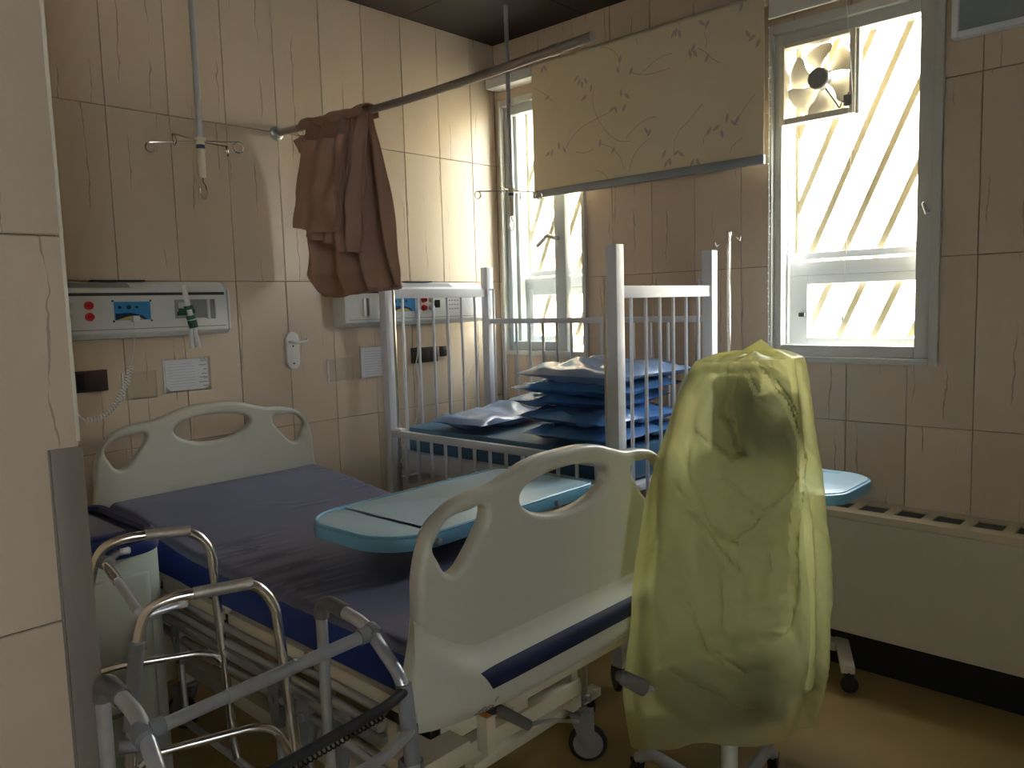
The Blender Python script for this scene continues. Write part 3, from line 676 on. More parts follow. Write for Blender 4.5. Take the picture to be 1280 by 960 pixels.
# white wall hook holder
t = thing('handset_holder', 'white plastic handset holder screwed to the tiles', 'holder', (-1.267, 0, 1.136))
q = MB(); pr = []
for k in range(9): a = PI*k/8; pr.append((-1.267+0.030*math.cos(a), 0, 1.262+0.030*math.sin(a)))
for k in range(9): a = PI+PI*k/8; pr.append((-1.267+0.030*math.cos(a), 0, 1.166+0.030*math.sin(a)))
q.prism(pr, (0, -0.014, 0)); part('body', q, M['white'], t, bevel=0.004)
q = MB(); q.tube([(-1.285, -0.014, 1.252), (-1.275, -0.045, 1.246), (-1.225, -0.048, 1.250), (-1.220, -0.048, 1.262)], 0.006, 8, 0.01); part('hook', q, M['white'], t)
q = MB(); q.lathe((-1.267, -0.014, 1.232), (0,-1,0), [(0, 0.004), (0.002, 0.003)], 8); q.lathe((-1.267, -0.014, 1.160), (0,-1,0), [(0, 0.004), (0.002, 0.003)], 8); part('screw', q, M['steel_dark'], t)

# ================================================================== HOSPITAL BED
BXC = -1.69
def board(name, label_parent, y, s, xc, thick, dz=0.0, zb=0.0):
    "moulded end board: outline with three openings, extruded as a curve"
    hw = 0.428*s
    out = [(-hw, 0.60+zb), (-hw*0.98, 0.80), (-hw*0.96, 0.90), (-0.385*s, 0.955), (-0.345*s, 0.990), (-0.28*s, 1.008), (-0.225*s, 1.012), (-0.175*s, 1.026), (-0.11*s, 1.045), (0, 1.052)]
    out = out + [(-a, b) for a, b in out[-2::-1]]
    bot = [(hw*0.8, 0.575+zb), (hw*0.45, 0.555+zb), (0, 0.552+zb), (-hw*0.45, 0.555+zb), (-hw*0.8, 0.575+zb)]
    out += bot
    ch = [(0.15*s*math.cos(a), 0.968+0.052*math.sin(a)+0.004*math.cos(2*a)) for a in [2*PI*k/20 for k in range(20)]]
    lh = [(-0.385, 0.93), (-0.372, 0.955), (-0.34, 0.975), (-0.29, 0.980), (-0.245, 0.978), (-0.243, 0.955), (-0.262, 0.925), (-0.295, 0.885), (-0.325, 0.862), (-0.352, 0.866), (-0.372, 0.895)]
    cu = bpy.data.curves.new(name, 'CURVE'); cu.dimensions = '2D'; cu.fill_mode = 'BOTH'
    cu.extrude = thick/2-0.012; cu.bevel_depth = 0.012; cu.bevel_resolution = 3; cu.offset = -0.010; cu.resolution_u = 6
    for pts, sc_ in ((out, 1), (ch, 1), ([(a*s, b) for a, b in lh], 1), ([(-a*s, b) for a, b in lh][::-1], 1)):
        sp = cu.splines.new('BEZIER'); sp.bezier_points.add(len(pts)-1); sp.use_cyclic_u = True
        for bp, (a, b) in zip(sp.bezier_points, pts): bp.co = (a, b+dz, 0); bp.handle_left_type = bp.handle_right_type = 'AUTO'
    o = bpy.data.objects.new('tmp', cu); COL.objects.link(o); bpy.context.view_layer.update()
    me = bpy.data.meshes.new_from_object(o.evaluated_get(bpy.context.evaluated_depsgraph_get())); bpy.data.objects.remove(o)
    org = WORLD[label_parent]
    me.transform(Matrix.Translation(-org) @ Matrix.Translation((xc, y, 0)) @ Matrix.Rotation(PI/2, 4, 'X'))
    me.materials.clear(); me.materials.append(M['board']); me.shade_smooth(); me.set_sharp_from_angle(angle=0.9)
    return link(name, me, label_parent, org)
bed = thing('hospital_bed', 'hospital bed with pale moulded headboard and footboard', 'bed', (BXC, -0.95, 0))
hb = board('headboard', bed, -0.115, 1.0, BXC, 0.036, dz=-0.008)
FY = -1.795; FS = 1.045
fb = board('footboard', bed, FY, FS, BXC, 0.040, dz=-0.004)
# lower swelling of the footboard with its crease, and the navy strip
def lower(u, v):
    x = (u-0.5)*2; X = BXC+x*0.438*FS
    crease = 0.700+0.10*max(0, (abs(x)-0.62)/0.38)**1.6
    bot = 0.556+0.025*abs(x)**3
    z = bot+(crease-bot)*v
    d = 0.034*math.sin(PI*min(1, (1-v)*1.0+0.0))**0.5 if v < 1 else 0
    w_ = min(1, (1-v)/0.42); w_ = w_*w_*(3-2*w_)
    prof = 0.0005+0.044*w_*(0.35+0.65*min(1, v*6))*(1-abs(x)**8)
    return Vector((X, FY-0.019-prof, z))
q = MB(); q.grid(lower, 50, 16); part('board_base', q, M['board'], fb, smooth=True)
def on_lower(px, z): 
    x = (px-BXC)/(0.438*FS); crease = 0.700+0.10*max(0, (abs(x)-0.62)/0.38)**1.6; bot = 0.556+0.025*abs(x)**3
    return lower(x/2+0.5, min(0.999, max(0, (z-bot)/(crease-bot))))
def strip(u, v):
    x0_ = BXC-0.325+0.025*(1-v); x1_ = BXC+0.325-0.025*(1-v)
    return on_lower(x0_+(x1_-x0_)*u, 0.622+0.040*v)+Vector((0, -0.0025, 0))
q = MB(); q.grid(strip, 30, 10); part('navy_strip', q, M['navy_strip'], fb, 'dark blue strip', solid=0.003)
# small moulded mark at the lower left of the board
q = MB()
def mk(pts):
    q.tube([on_lower(a, b)+Vector((0,-0.002,0)) for a, b in pts], 0.0008, 5)
mx_ = BXC-0.315
mk([(mx_-0.02, 0.584), (mx_-0.016, 0.592), (mx_-0.008, 0.594), (mx_-0.004, 0.588), (mx_-0.010, 0.582)]); mk([(mx_, 0.582), (mx_+0.006, 0.592), (mx_+0.014, 0.588), (mx_+0.010, 0.580)]); mk([(mx_+0.018, 0.594), (mx_+0.028, 0.602)]); mk([(mx_-0.024, 0.578), (mx_, 0.574), (mx_+0.02, 0.578)])
part('moulded_mark', q, M['caster_grey'], fb)
# corner bumper under the board
q = MB(); q.lathe((BXC-0.487, -1.825, 0.515), (0,0,1), [(0, 0.020), (0.004, 0.024), (0.03, 0.024), (0.034, 0.018), (0.030, 0.012)], 20); part('corner_bumper', q, M['bracket'], bed)
# frame
L_, R_ = BXC-0.40, BXC+0.40
q = MB()
part('cross_beam', MB().box((L_, -1.78, 0.50), (R_, -1.74, 0.560)), M['cream'], bed, bevel=0.004); part('cross_beam', MB().box((L_, -0.18, 0.50), (R_, -0.14, 0.560)), M['cream'], bed, bevel=0.004)
for x in (L_, R_-0.03): part('side_beam', MB().box((x, -1.78, 0.525), (x+0.03, -0.14, 0.568)), M['steel_dark'], bed, bevel=0.004)
q = MB(); q.lathe((BXC-0.487, -1.825, 0.20), (0,0,1), [(0, 0.020), (0.314, 0.020)], 16); q.box((BXC-0.487, -1.84, 0.505), (L_+0.05, -1.75, 0.53)); part('corner_post', q, M['cream'], bed)
for i in range(4):
    y1 = -0.18-i*0.40; y0 = y1-0.385
    q = MB(); q.box((L_+0.0, y0, 0.577), (R_, y1, 0.592)); q.box((L_-0.012, y0+0.01, 0.560), (L_, y1-0.01, 0.592)); part('deck_panel', q, M['cream'], bed, bevel=0.003)
# folded side rail on the near side, and on the far side
def siderail(x, s, yA=-1.66, yB=-0.55):
    r = part('side_rail', MB().tube([(x+0.010*s, yB, 0.555), (x+0.010*s, yA, 0.555)], 0.010, 10), M['aluminium'], bed)
    for k, z in enumerate((0.525, 0.492, 0.456)):
        part('rail_tube', MB().tube([(x, yB+0.02*k, z), (x, yA+0.0*k, z)], 0.0115, 10), M['aluminium'], r)
    q = MB(); q.box((x-0.016*s-0.002, yA-0.02, 0.500), (x+0.002, yB+0.02, 0.515)); part('rail_channel', q, M['aluminium'], r, bevel=0.002)
    for y in (-0.72, -1.25, -1.38, -1.51):
        q = MB(); q.prism([(x-0.012, y-0.028, 0.500), (x-0.012, y+0.028, 0.500), (x-0.012, y+0.024, 0.44), (x-0.012, y+0.014, 0.38), (x-0.012, y-0.014, 0.38), (x-0.012, y-0.024, 0.44)], (-0.022*s*-1, 0, 0)); 
        q.lathe((x-0.014, y, 0.455), (-1,0,0), [(0, 0.012), (0.006, 0.010)], 10)
        b = part('rail_pivot', q, M['bracket'], r, bevel=0.003)
        part('rail_post', MB().tube([(x, y, 0.38), (x+0.004, y, 0.20)], 0.009, 8), M['aluminium'], r)
    part('lower_tube', MB().tube([(x+0.004, -0.70, 0.20), (x+0.004, -1.53, 0.20)], 0.010, 8), M['aluminium'], r)
siderail(L_-0.028, 1); siderail(R_+0.028, -1)
# undercarriage
q = MB()
LX, RX, Y0, Y1 = L_+0.10, -1.285, -1.49, -0.40
q.box((LX, Y0-0.02, 0.215), (RX+0.01, Y0+0.02, 0.262)); q.box((LX, Y1-0.02, 0.215), (RX+0.01, Y1+0.02, 0.262))
q.box((LX, Y0, 0.215), (LX+0.04, Y1, 0.262)); q.box((RX-0.03, Y0, 0.215), (RX+0.01, Y1, 0.262)); part('base_frame', q, M['cream'], bed, bevel=0.004)
q = MB()
for x in (LX, RX-0.03):
    for y in (Y0-0.02, Y1-0.02): q.box((x, y, 0.17), (x+0.04, y+0.04, 0.215))
    for y in (Y0, Y1):
        part('frame_leg', MB().box((x, y-0.016, 0.262), (x+0.03, y+0.014, 0.505)), M['cream'], bed, bevel=0.003)
part('castor_block', q, M['cream'], bed, bevel=0.003)
q = MB(); q.box((-1.56, -1.50, 0.262), (-1.50, -1.40, 0.50)); q.bar((-1.95, -1.3, 0.24), (-1.45, -1.3, 0.24), 0.03, 0.03); q.bar((-2.0, -1.2, 0.27), (-1.5, -0.8, 0.50), 0.03, 0.03); q.bar((-1.45, -1.35, 0.25), (-1.45, -0.5, 0.25), 0.03, 0.03); part('lift_mechanism', q, M['cream'], bed, bevel=0.003)
q = MB(); q.lathe((-1.62, -0.5, 0.40), (0,-1,0), [(0, 0.03), (0.5, 0.03), (0.5, 0.018), (0.8, 0.018)], 16); part('lift_motor', q, M['steel_dark'], bed)
# crank post and crank handle
c0 = at(606, 872, 'y', -1.80)
q = MB(); q.box((c0.x-0.012, -1.815, 0.455), (c0.x+0.014, -1.785, 0.535)); cp = part('crank_post', q, M['cream'], bed, bevel=0.002)
q = MB(); q.box((c0.x-0.010, -1.813, 0.535), (c0.x+0.012, -1.787, 0.545)); part('rusty_cap', q, M['rust'], cp)
a = at(617, 884, 'y', -1.83); b = at(660, 906, 'y', -1.83); c = at(690, 900, 'y', -1.80); d = at(722, 902, 'y', -1.72)
q = MB(); q.tube([a, a.lerp(b, .3), b], [0.011, 0.0125, 0.0115], 14); cr = part('crank_grip', q, M['grip'], bed)
q = MB(); q.tube([b, c, d], 0.005, 8, 0.02); part('crank_rod', q, M['aluminium'], cr)
q = MB(); q.box((a.x-0.012, -1.84, a.z-0.01), (a.x+0.01, -1.79, a.z+0.012)); part('crank_joint', q, M['black'], cr, bevel=0.002)
# castors
def caster(name, parent, x, y, r=0.058, top=0.17, yaw=0.0, off=0.025, mfork=None):
    mfork = mfork or M['caster_grey']
    dx, dy = math.cos(yaw), math.sin(yaw); c = Vector((x+dx*off, y+dy*off, r)); ax = Vector((-dy, dx, 0))
    q = MB(); w = r*0.36
    for s in (-1, 1):
        e = ax*s*(w*0.75); pr = [Vector((x, y, top-0.012))-Vector((dx,dy,0))*r*0.55+e, Vector((x, y, top-0.012))+Vector((dx,dy,0))*r*0.75+e, c+Vector((dx,dy,0))*r*0.35+e+Vector((0,0,0.01)), c+e-Vector((0,0,r*0.30)), c-Vector((dx,dy,0))*r*0.35+e]
        q.prism(pr, ax*s*0.005)
    q.box((x-r*0.4, y-r*0.4, top-0.016), (x+r*0.4, y+r*0.4, top-0.006)); q.lathe((x, y, top-0.012), (0,0,1), [(0, r*0.30), (0.016, r*0.30)], 12)
    f = part(name, q, mfork, parent, bevel=0.0015)
    q = MB(); q.lathe(c-ax*w/2, ax, [(0, r*0.84), (w*0.12, r*0.97), (w*0.3, r), (w*0.7, r), (w*0.88, r*0.97), (w, r*0.84)], 28)
    part('tyre', q, M['rubber'], f)
    q = MB(); q.lathe(c-ax*w*0.56, ax, [(0, r*0.25), (0.001, r*0.78), (w*1.12-0.001, r*0.78), (w*1.12, r*0.25)], 24); part('wheel_hub', q, mfork, f)
    return f
caster('caster', bed, -1.275, -1.50, yaw=-0.9)
caster('caster', bed, LX+0.02, -1.50, yaw=2.4); caster('caster', bed, LX+0.02, -0.40, yaw=2.0); caster('caster', bed, -1.275, -0.40, yaw=1.0)
q = MB(); q.bar((-1.255, -1.475, 0.165), (-1.205, -1.46, 0.150), 0.03, 0.010); part('brake_pedal', q, M['caster_grey'], bed, bevel=0.003)

# mattress with raised head end
MX0, MX1, MY0, MY1 = -2.085, -1.285, -1.745, -0.15
def mtop(x, y):
    z = 0.700
    if y > -0.85: s = (y+0.85)/0.70; z += 0.058*s*s*(3-2*s)
    w = 0.0
    for cx_, cy_, dx_, dy_, ln, am in WR:
        rx, ry = x-cx_, y-cy_; al = rx*dx_+ry*dy_; ac = -rx*dy_+ry*dx_+0.12*al*al
        w += am*math.exp(-(al/ln)**2)*1.5*(math.exp(-(ac/0.009)**2)-0.7*math.exp(-((ac-0.016)/0.012)**2))
    z += w + 0.004*noise.noise(Vector((x*4, y*4, 0)))
    return z
WR = []
for (pa, pb, am) in [((262, 690), (330, 672), 0.004), ((300, 708), (370, 690), 0.005), ((318, 722), (400, 700), 0.006), ((335, 735), (420, 710), 0.005), ((270, 700), (340, 684), 0.004), ((352, 742), (430, 722), 0.004), ((372, 750), (440, 735), 0.003), ((290, 690), (345, 680), 0.003), ((370, 640), (410, 632), 0.003), ((400, 605), (440, 598), 0.002), ((430, 612), (462, 604), 0.003), ((445, 618), (468, 612), 0.003), ((330, 640), (375, 636), 0.002)]:
    A_, B_ = at(*pa, 'z', 0.70), at(*pb, 'z', 0.70); m_ = (A_+B_)/2; d_ = (B_-A_); l_ = d_.length; d_.normalize(); WR.append((m_.x, m_.y, d_.x, d_.y, l_*0.55, am))
q = MB(); nu, nv = 120, 170; rad = 0.022
def mfn(u, v):
    x = MX0+(MX1-MX0)*u; y = MY0+(MY1-MY0)*v; ex = min(u, 1-u)*(MX1-MX0); ey = min(v, 1-v)*(MY1-MY0)
    dz = 0
    for e in (ex, ey):
        if e < rad: dz -= rad-math.sqrt(max(0, rad*rad-(rad-e)**2))
    return Vector((x, y, mtop(x, y)+dz))
nonu = [0, 0.002, 0.006, 0.012, 0.02, 0.03]
us = nonu+[0.04+0.92*i/(nu-1) for i in range(nu)]+[1-x for x in nonu[::-1]]
vs_ = [x*0.5 for x in nonu]+[0.02+0.96*i/(nv-1) for i in range(nv)]+[1-x*0.5 for x in nonu[::-1]]
NU, NV = len(us), len(vs_)
q.grid(lambda a, b: mfn(us[round(a*(NU-1))], vs_[round(b*(NV-1))]), NU, NV)
t = thing('mattress', 'navy vinyl mattress with creased edge on the hospital bed', 'mattress', (-1.69, -0.95, 0.592))
part('top_cover', q, M['mattress'], t)
# side wall following the top outline
per = [(us[i], 0) for i in range(NU)]+[(1, vs_[j]) for j in range(NV)]+[(us[i], 1) for i in range(NU-1, -1, -1)]+[(0, vs_[j]) for j in range(NV-1, -1, -1)]
vv = []; q = MB()
for a, b in per:
    p = mfn(a, b); base = 0.594+(0.055*max(0, (p.y+0.85)/0.70)**1.5 if p.y > -0.85 else 0)
    for h in (0, 0.3, 0.65, 1.0): 
        o_ = 0.004*math.sin(PI*h); vv.append((p.x+(o_ if a > 0.99 else -o_ if a < 0.01 else 0), p.y, base+(p.z-base)*h))
n = len(per); q.add(vv, [(4*i+k, 4*((i+1) % n)+k, 4*((i+1) % n)+k+1, 4*i+k+1) for i in range(n) for k in range(3)])
q.box((MX0+0.01, MY0+0.01, 0.593), (MX1-0.01, MY1-0.3, 0.60)); part('side_wall', q, M['mattress_side'], t)

# ================================================================== OVERBED TABLES
def rounded(x0, x1, y0, y1, rs, n=8):
    "rs = radius at (x0,y0),(x1,y0),(x1,y1),(x0,y1)"
    out = []
    for (cx_, cy_, a0), r in zip(((x0, y0, PI), (x1, y0, 1.5*PI), (x1, y1, 0), (x0, y1, 0.5*PI)), rs):
        sx_ = 1 if cx_ == x0 else -1; sy_ = 1 if cy_ == y0 else -1
        for k in range(n+1):
            a = a0+PI/2*k/n; out.append((cx_+sx_*r+r*math.cos(a), cy_+sy_*r+r*math.sin(a)))
    return out
t = thing('overbed_table', 'light blue two-part overbed table reaching across the navy mattress', 'table', (-1.10, -1.22, 0))
tx0, tx1, ty0, ty1 = -1.895, -1.06, -1.425, -1.00; tz = 0.800
RM = Matrix.Translation((-1.48, -1.21, 0)) @ Matrix.Rotation(0.02, 4, 'Z') @ Matrix.Translation((1.48, 1.21, 0))
def rot(l): return [RM @ Vector(p) for p in l]
edge = rounded(tx0, tx1, ty0, ty1, (0.16, 0.04, 0.04, 0.13), 10)
q = MB(); q.prism(rot([(a, b, tz-0.034) for a, b in edge]), (0, 0, 0.034)); part('edge_band', q, M['tray_edge'], t, bevel=0.004)
ins = rounded(tx0+0.012, -1.745, ty0+0.012, ty1-0.012, (0.15, 0.004, 0.004, 0.12), 10); q = MB(); q.prism(rot([(a, b, tz-0.002) for a, b in ins]), (0, 0, 0.004)); part('fixed_leaf', q, M['tray'], t, bevel=0.0015)
ins = rounded(-1.733, tx1-0.010, ty0+0.012, ty1-0.012, (0.004, 0.03, 0.03, 0.004), 6); q = MB(); q.prism(rot([(a, b, tz-0.002) for a, b in ins]), (0, 0, 0.006)); part('tilting_leaf', q, M['tray'], t, bevel=0.0015)
q = MB()
for a, b in ((tx1-0.012, None), ): pass
ring_pts = rot([(a, b, tz+0.003) for a, b in rounded(tx0+0.006, tx1-0.005, ty0+0.006, ty1-0.006, (0.155, 0.035, 0.035, 0.125), 8)]); q.tube(ring_pts, 0.0045, 6, closed=True); part('raised_rim', q, M['tray_edge'], t)
for px, py in ((546, 678), (694, 632), (424, 655)):
    p = at(px, py, 'y', -1.425 if px > 500 else -1.33); 
    if px > 500: part('bolt', MB().lathe((p.x, ty0-0.001-(0.02*(p.x+1.48) if False else 0.0)-0.006, tz-0.018), (0,-1,0), [(-0.004, 0.008), (0.006, 0.008), (0.008, 0.005)], 12), M['aluminium'], t)
q = MB(); q.box((-1.235, -1.27, 0.745), (-1.08, -1.17, 0.766)); q.box((-1.11, -1.24, 0.40), (-1.07, -1.20, 0.75)); part('upper_column', q, M['cream'], t, bevel=0.004)
q = MB(); q.box((-1.115, -1.245, 0.09), (-1.065, -1.195, 0.45)); part('lower_column', q, M['cream'], t, bevel=0.004)
q = MB(); q.box((-1.62, -1.10, 0.075), (-1.03, -1.06, 0.105)); q.box((-1.62, -1.40, 0.075), (-1.03, -1.36, 0.105)); q.box((-1.12, -1.40, 0.080), (-1.06, -1.06, 0.110)); part('base', q, M['cream'], t, bevel=0.004)
for x in (-1.60, -1.06):
    for y in (-1.08, -1.38): caster('caster', t, x, y, r=0.028, top=0.085, yaw=0.5, off=0.008, mfork=M['black'])

t = thing('overbed_table', 'light blue overbed table end showing right of the yellow cover', 'table', (-0.40, -1.85, 0))
tz2 = 0.79; pe = at(1083, 602, 'z', tz2); pb = at(1034, 587, 'z', tz2); pf = at(1034, 631, 'z', tz2-0.03)
yR = pe.y-0.01; xB = max(pb.x, pf.x+0.2); x0_, x1_ = pf.x-0.02, pb.x
edge = rounded(x0_, x1_, yR, yR+0.62, (0.09, 0.11, 0.03, 0.03), 8)
q = MB(); q.prism([(a, b, tz2-0.034) for a, b in edge], (0, 0, 0.034)); part('edge_band', q, M['tray_edge'], t, bevel=0.006)
ins = rounded(x0_+0.01, x1_-0.01, yR+0.01, yR+0.61, (0.083, 0.10, 0.02, 0.02), 8); q = MB(); q.prism([(a, b, tz2-0.002) for a, b in ins], (0, 0, 0.005)); part('table_leaf', q, M['tray'], t, bevel=0.0015)
gp = at(1040, 591, 'z', tz2); q = MB(); q.box((gp.x-0.012, gp.y-0.03, tz2), (gp.x+0.012, gp.y+0.10, tz2+0.0045)); part('grip_slot', q, M['tray_edge'], t, bevel=0.002)
cxm = -0.32
q = MB(); q.box((cxm-0.02, -1.62, 0.40), (cxm+0.02, -1.58, tz2-0.034)); part('upper_column', q, M['cream'], t, bevel=0.004)
q = MB(); q.box((cxm-0.026, -1.626, 0.09), (cxm+0.026, -1.574, 0.45)); part('lower_column', q, M['cream'], t, bevel=0.004)
fe = at(1060, 842, 'z', 0.075); be = at(1046, 778, 'z', 0.10)
q = MB(); q.bar((fe.x, fe.y, 0.088), (-0.03, -1.805, 0.088), 0.045, 0.03); q.bar((fe.x-0.06, fe.y+0.62, 0.088), (-0.03, -1.30, 0.088), 0.04, 0.03)
q.bar((-0.19, -1.86, 0.090), (-0.21, -1.30, 0.090), 0.05, 0.035); q.box((cxm, -1.62, 0.075), (-0.18, -1.58, 0.105)); part('base', q, M['cream'], t, bevel=0.004)
caster('caster', t, fe.x+0.012, fe.y+0.005, r=0.030, top=0.083, yaw=-1.2, off=0.006, mfork=M['black'])
caster('caster', t, fe.x-0.05, fe.y+0.60, r=0.030, top=0.083, yaw=-1.2, off=0.006, mfork=M['black'])
caster('caster', t, -0.05, -1.31, r=0.030, top=0.083, yaw=-1.2, off=0.006, mfork=M['black']); caster('caster', t, -0.05, -1.80, r=0.030, top=0.083, yaw=1.2, off=0.006, mfork=M['black'])

# ================================================================== CRIB
CX0, CX1, CY0, CY1 = -0.879, -0.248, -1.373, -0.150
crib = thing('crib', 'tall white metal crib with barred sides in the room corner', 'crib', ((CX0+CX1)/2, (CY0+CY1)/2, 0))
for x in (CX0, CX1):
    for y in (CY0, CY1):
        q = MB(); q.box((x-0.022, y-0.022, 0.115), (x+0.022, y+0.022, 1.565)); p = part('post', q, M['crib'], crib, bevel=0.003)
        caster('caster', crib, x, y, r=0.048, top=0.125, yaw=0.95, off=0.05, mfork=M['steel_dark'])
def endpanel(y, ztop, zbot, n):
    q = MB(); q.box((CX0+0.022, y-0.014, ztop-0.042), (CX1-0.022, y+0.014, ztop)); part('end_top_rail', q, M['crib'], crib, bevel=0.003)
    q = MB(); q.box((CX0+0.022, y-0.014, zbot-0.04), (CX1-0.022, y+0.014, zbot)); part('end_bottom_rail', q, M['crib'], crib, bevel=0.003)
    for i in range(n):
        x = CX0+(CX1-CX0)*(i+1)/(n+1); part('bar', MB().tube([(x, y, zbot), (x, y, ztop-0.04)], 0.0065, 8), M['crib'], crib)
zf = at(820, 357, 'y', CY0).z
endpanel(CY1, 1.462, 0.62, 6); endpanel(CY0, zf, 0.62, 6)
# far side, raised
q = MB(); q.box((CX1-0.010, CY0+0.022, 1.288), (CX1+0.010, CY1-0.022, 1.312)); part('side_top_rail', q, M['crib'], crib, bevel=0.002)
q = MB(); q.box((CX1-0.010, CY0+0.022, 0.76), (CX1+0.010, CY1-0.022, 0.785)); part('side_bottom_rail', q, M['crib'], crib, bevel=0.002)
n = 13
for i in range(n):
    y = CY1-0.022-(i+1)*(CY1-CY0-0.044)/(n+1); part('bar', MB().tube([(CX1, y, 0.78), (CX1, y, 1.29)], 0.0068, 8), M['crib'], crib)
# near side, lowered
nx = CX0-0.008
q = MB(); q.box((nx-0.012, CY0+0.022, 0.812), (nx+0.012, CY1-0.022, 0.842)); dr = part('drop_side_rail', q, M['crib'], crib, bevel=0.002)
q = MB(); q.box((nx-0.012, CY0+0.022, 0.30), (nx+0.012, CY1-0.022, 0.325)); part('bottom_rail', q, M['crib'], dr, bevel=0.002)
n = 13
for i in range(n):
    y = CY1-0.05-(i+0.6)*(CY1-CY0-0.1)/n; part('bar', MB().tube([(nx, y, 0.32), (nx, y, 0.815)], 0.0075, 8), M['crib'], dr)
for y in (CY0+0.045, CY1-0.045):
    part('guide_rod', MB().tube([(CX0+0.004, y, 0.25), (CX0+0.004, y, 1.46)], 0.0065, 8), M['chrome'], crib)
    part('guide_rod', MB().tube([(CX1-0.004, y, 0.60), (CX1-0.004, y, 1.46)], 0.0055, 8), M['crib'], crib)
q = MB(); q.box((CX0-0.01, CY1-0.075, 0.835), (CX0+0.02, CY1-0.03, 0.85)); q.tube([(CX0-0.005, CY1-0.08, 0.78), (CX0-0.005, CY1-0.10, 0.75), (CX0-0.005, CY1-0.06, 0.70)], 0.006, 6, 0.02); part('drop_latch', q, M['white'], crib)
q = MB()
for y in (CY0, CY1): 
    q.tube([(CX1-0.004, y+(0.045 if y < -1 else -0.045), 1.455), (CX1-0.004, y, 1.455)], 0.005, 6)
part('rod_end', q, M['crib'], crib)
q = MB(); q.box((CX0+0.008, CY0+0.02, 0.667), (CX0+0.04, CY1-0.02, 0.750)); q.box((CX1-0.05, CY0+0.02, 0.665), (CX1-0.02, CY1-0.02, 0.735)); q.box((CX0+0.02, CY0+0.02, 0.70), (CX1-0.02, CY1-0.02, 0.725)); part('deck', q, M['crib'], crib, bevel=0.003)
def softbox(x0, x1, y0, y1, z0, z1, r, amp=0.004, seed=0, rz=0.0, nu=26, nv=34, puff=0.0):
    "cushion: two height fields joined at the seam"
    q = MB(); c = Vector(((x0+x1)/2, (y0+y1)/2, 0)); cr_, sr_ = math.cos(rz), math.sin(rz)
    def fn(u, v, top):
        e = min(u, 1-u)*(x1-x0); f = min(v, 1-v)*(y1-y0); 
        k = (min(1, e/r)*(2-min(1, e/r)))**0.5*(min(1, f/r)*(2-min(1, f/r)))**0.5
        zm = (z0+z1)/2; h = (z1-z0)/2
        crn = (abs(u-0.5)*2)**4*(abs(v-0.5)*2)**4
        x = x0+(x1-x0)*u+0.010*noise.noise(Vector((v*3, seed, 0))); y = y0+(y1-y0)*v+0.010*noise.noise(Vector((u*3, seed+9, 0)))
        z = zm+(h if top else -h)*k*(1+puff*(math.sin(PI*u)*math.sin(PI*v)))+amp*noise.noise(Vector((x*9, y*9, seed)))*k*2+ (amp*1.5*abs(noise.noise(Vector((x*16, y*6, seed+3))))*k if top else 0)
        dx_, dy_ = x-c.x, y-c.y
        return Vector((c.x+dx_*cr_-dy_*sr_, c.y+dx_*sr_+dy_*cr_, z))
    q.grid(lambda u, v: fn(u, v, True), nu, nv); q.grid(lambda u, v: fn(u, v, False), nu, nv)
    return q
q = MB(); q.prism([(x, y, 0.735) for x, y in rounded(CX0+0.045, CX1-0.045, CY0+0.05, CY1-0.04, (0.04,)*4, 5)], (0, 0, 0.118)); mt = solo('mattress', 'blue vinyl crib mattress under the pillows', 'mattress', q, M['vinyl_crib'], bevel=0.014)
PT = 0.855
pil = [  # x0 x1 y0 y1 z0 z1 rot label
    (-0.775, -0.30, -0.60, -0.30, PT, PT+0.070, 0.10, 'pale', 'single pale blue pillow lying at the wall end of the crib'),
    (-0.79, -0.27, -1.28, -0.86, PT, PT+0.072, 0.03, 'blue', 'bottom blue vinyl pillow of the stack in the crib'),
    (-0.78, -0.26, -1.27, -0.83, PT+0.058, PT+0.132, -0.08, 'blue', 'second-lowest blue vinyl pillow of the stack in the crib'),
    (-0.70, -0.27, -1.22, -0.70, PT+0.118, PT+0.180, 0.16, 'blue', 'middle blue vinyl pillow, its end sticking out, in the stack'),
    (-0.73, -0.24, -1.26, -0.74, PT+0.166, PT+0.232, 0.07, 'blue', 'second from top blue vinyl pillow of the stack in the crib'),
    (-0.76, -0.22, -1.29, -0.80, PT+0.218, PT+0.296, -0.06, 'pale', 'topmost pale blue pillow of the stack in the crib')]
for i, (a, b, c, d, e, f, rz, m, lab) in enumerate(pil):
    a -= 0.062; b -= 0.062; c -= 0.045; d -= 0.045
    q = softbox(a, b, c, d, e, f, 0.23 if i else 0.16, 0.018, i*5, rz, puff=0.0)
    solo('pillow', lab, 'pillow', q, M['vinyl_'+m], 'vinyl pillows in the crib')

# chrome drip stand behind the crib foot
t = thing('drip_stand', 'slim chrome drip stand behind the yellow cover', 'drip stand', (-0.15, -1.41, 0))
bx, by = -0.155, -1.405
part('pole', MB().lathe((bx, by, 0.10), (0,0,1), [(0, 0.010), (0.9, 0.010), (0.9, 0.008), (1.53, 0.008)], 12), M['chrome'], t)
q = MB(); q.lathe((bx, by, 1.625), (0,0,1), [(0, 0.012), (0.012, 0.012), (0.016, 0.006)], 12); part('top_cap', q, M['chrome'], t)
for dx, dy, dz in ((-0.02, 0.028, -0.02), (0.01, -0.03, 0.0)):
    q = MB(); q.tube([(bx, by, 1.615+dz), (bx+dx, by+dy, 1.615+dz), (bx+dx*1.3, by+dy*1.3, 1.60+dz), (bx+dx*1.5, by+dy*1.5, 1.618+dz)], 0.0025, 6, 0.006); part('hook', q, M['chrome'], t)
for k in range(5):
    a = 2*PI*k/5+0.9; ex, ey = bx+0.13*math.cos(a), by+0.13*math.sin(a)
    part('foot', MB().tube([(bx, by, 0.11), (ex, ey, 0.06), (ex, ey, 0.0)], 0.010, 8, 0.02), M['chrome'], t)

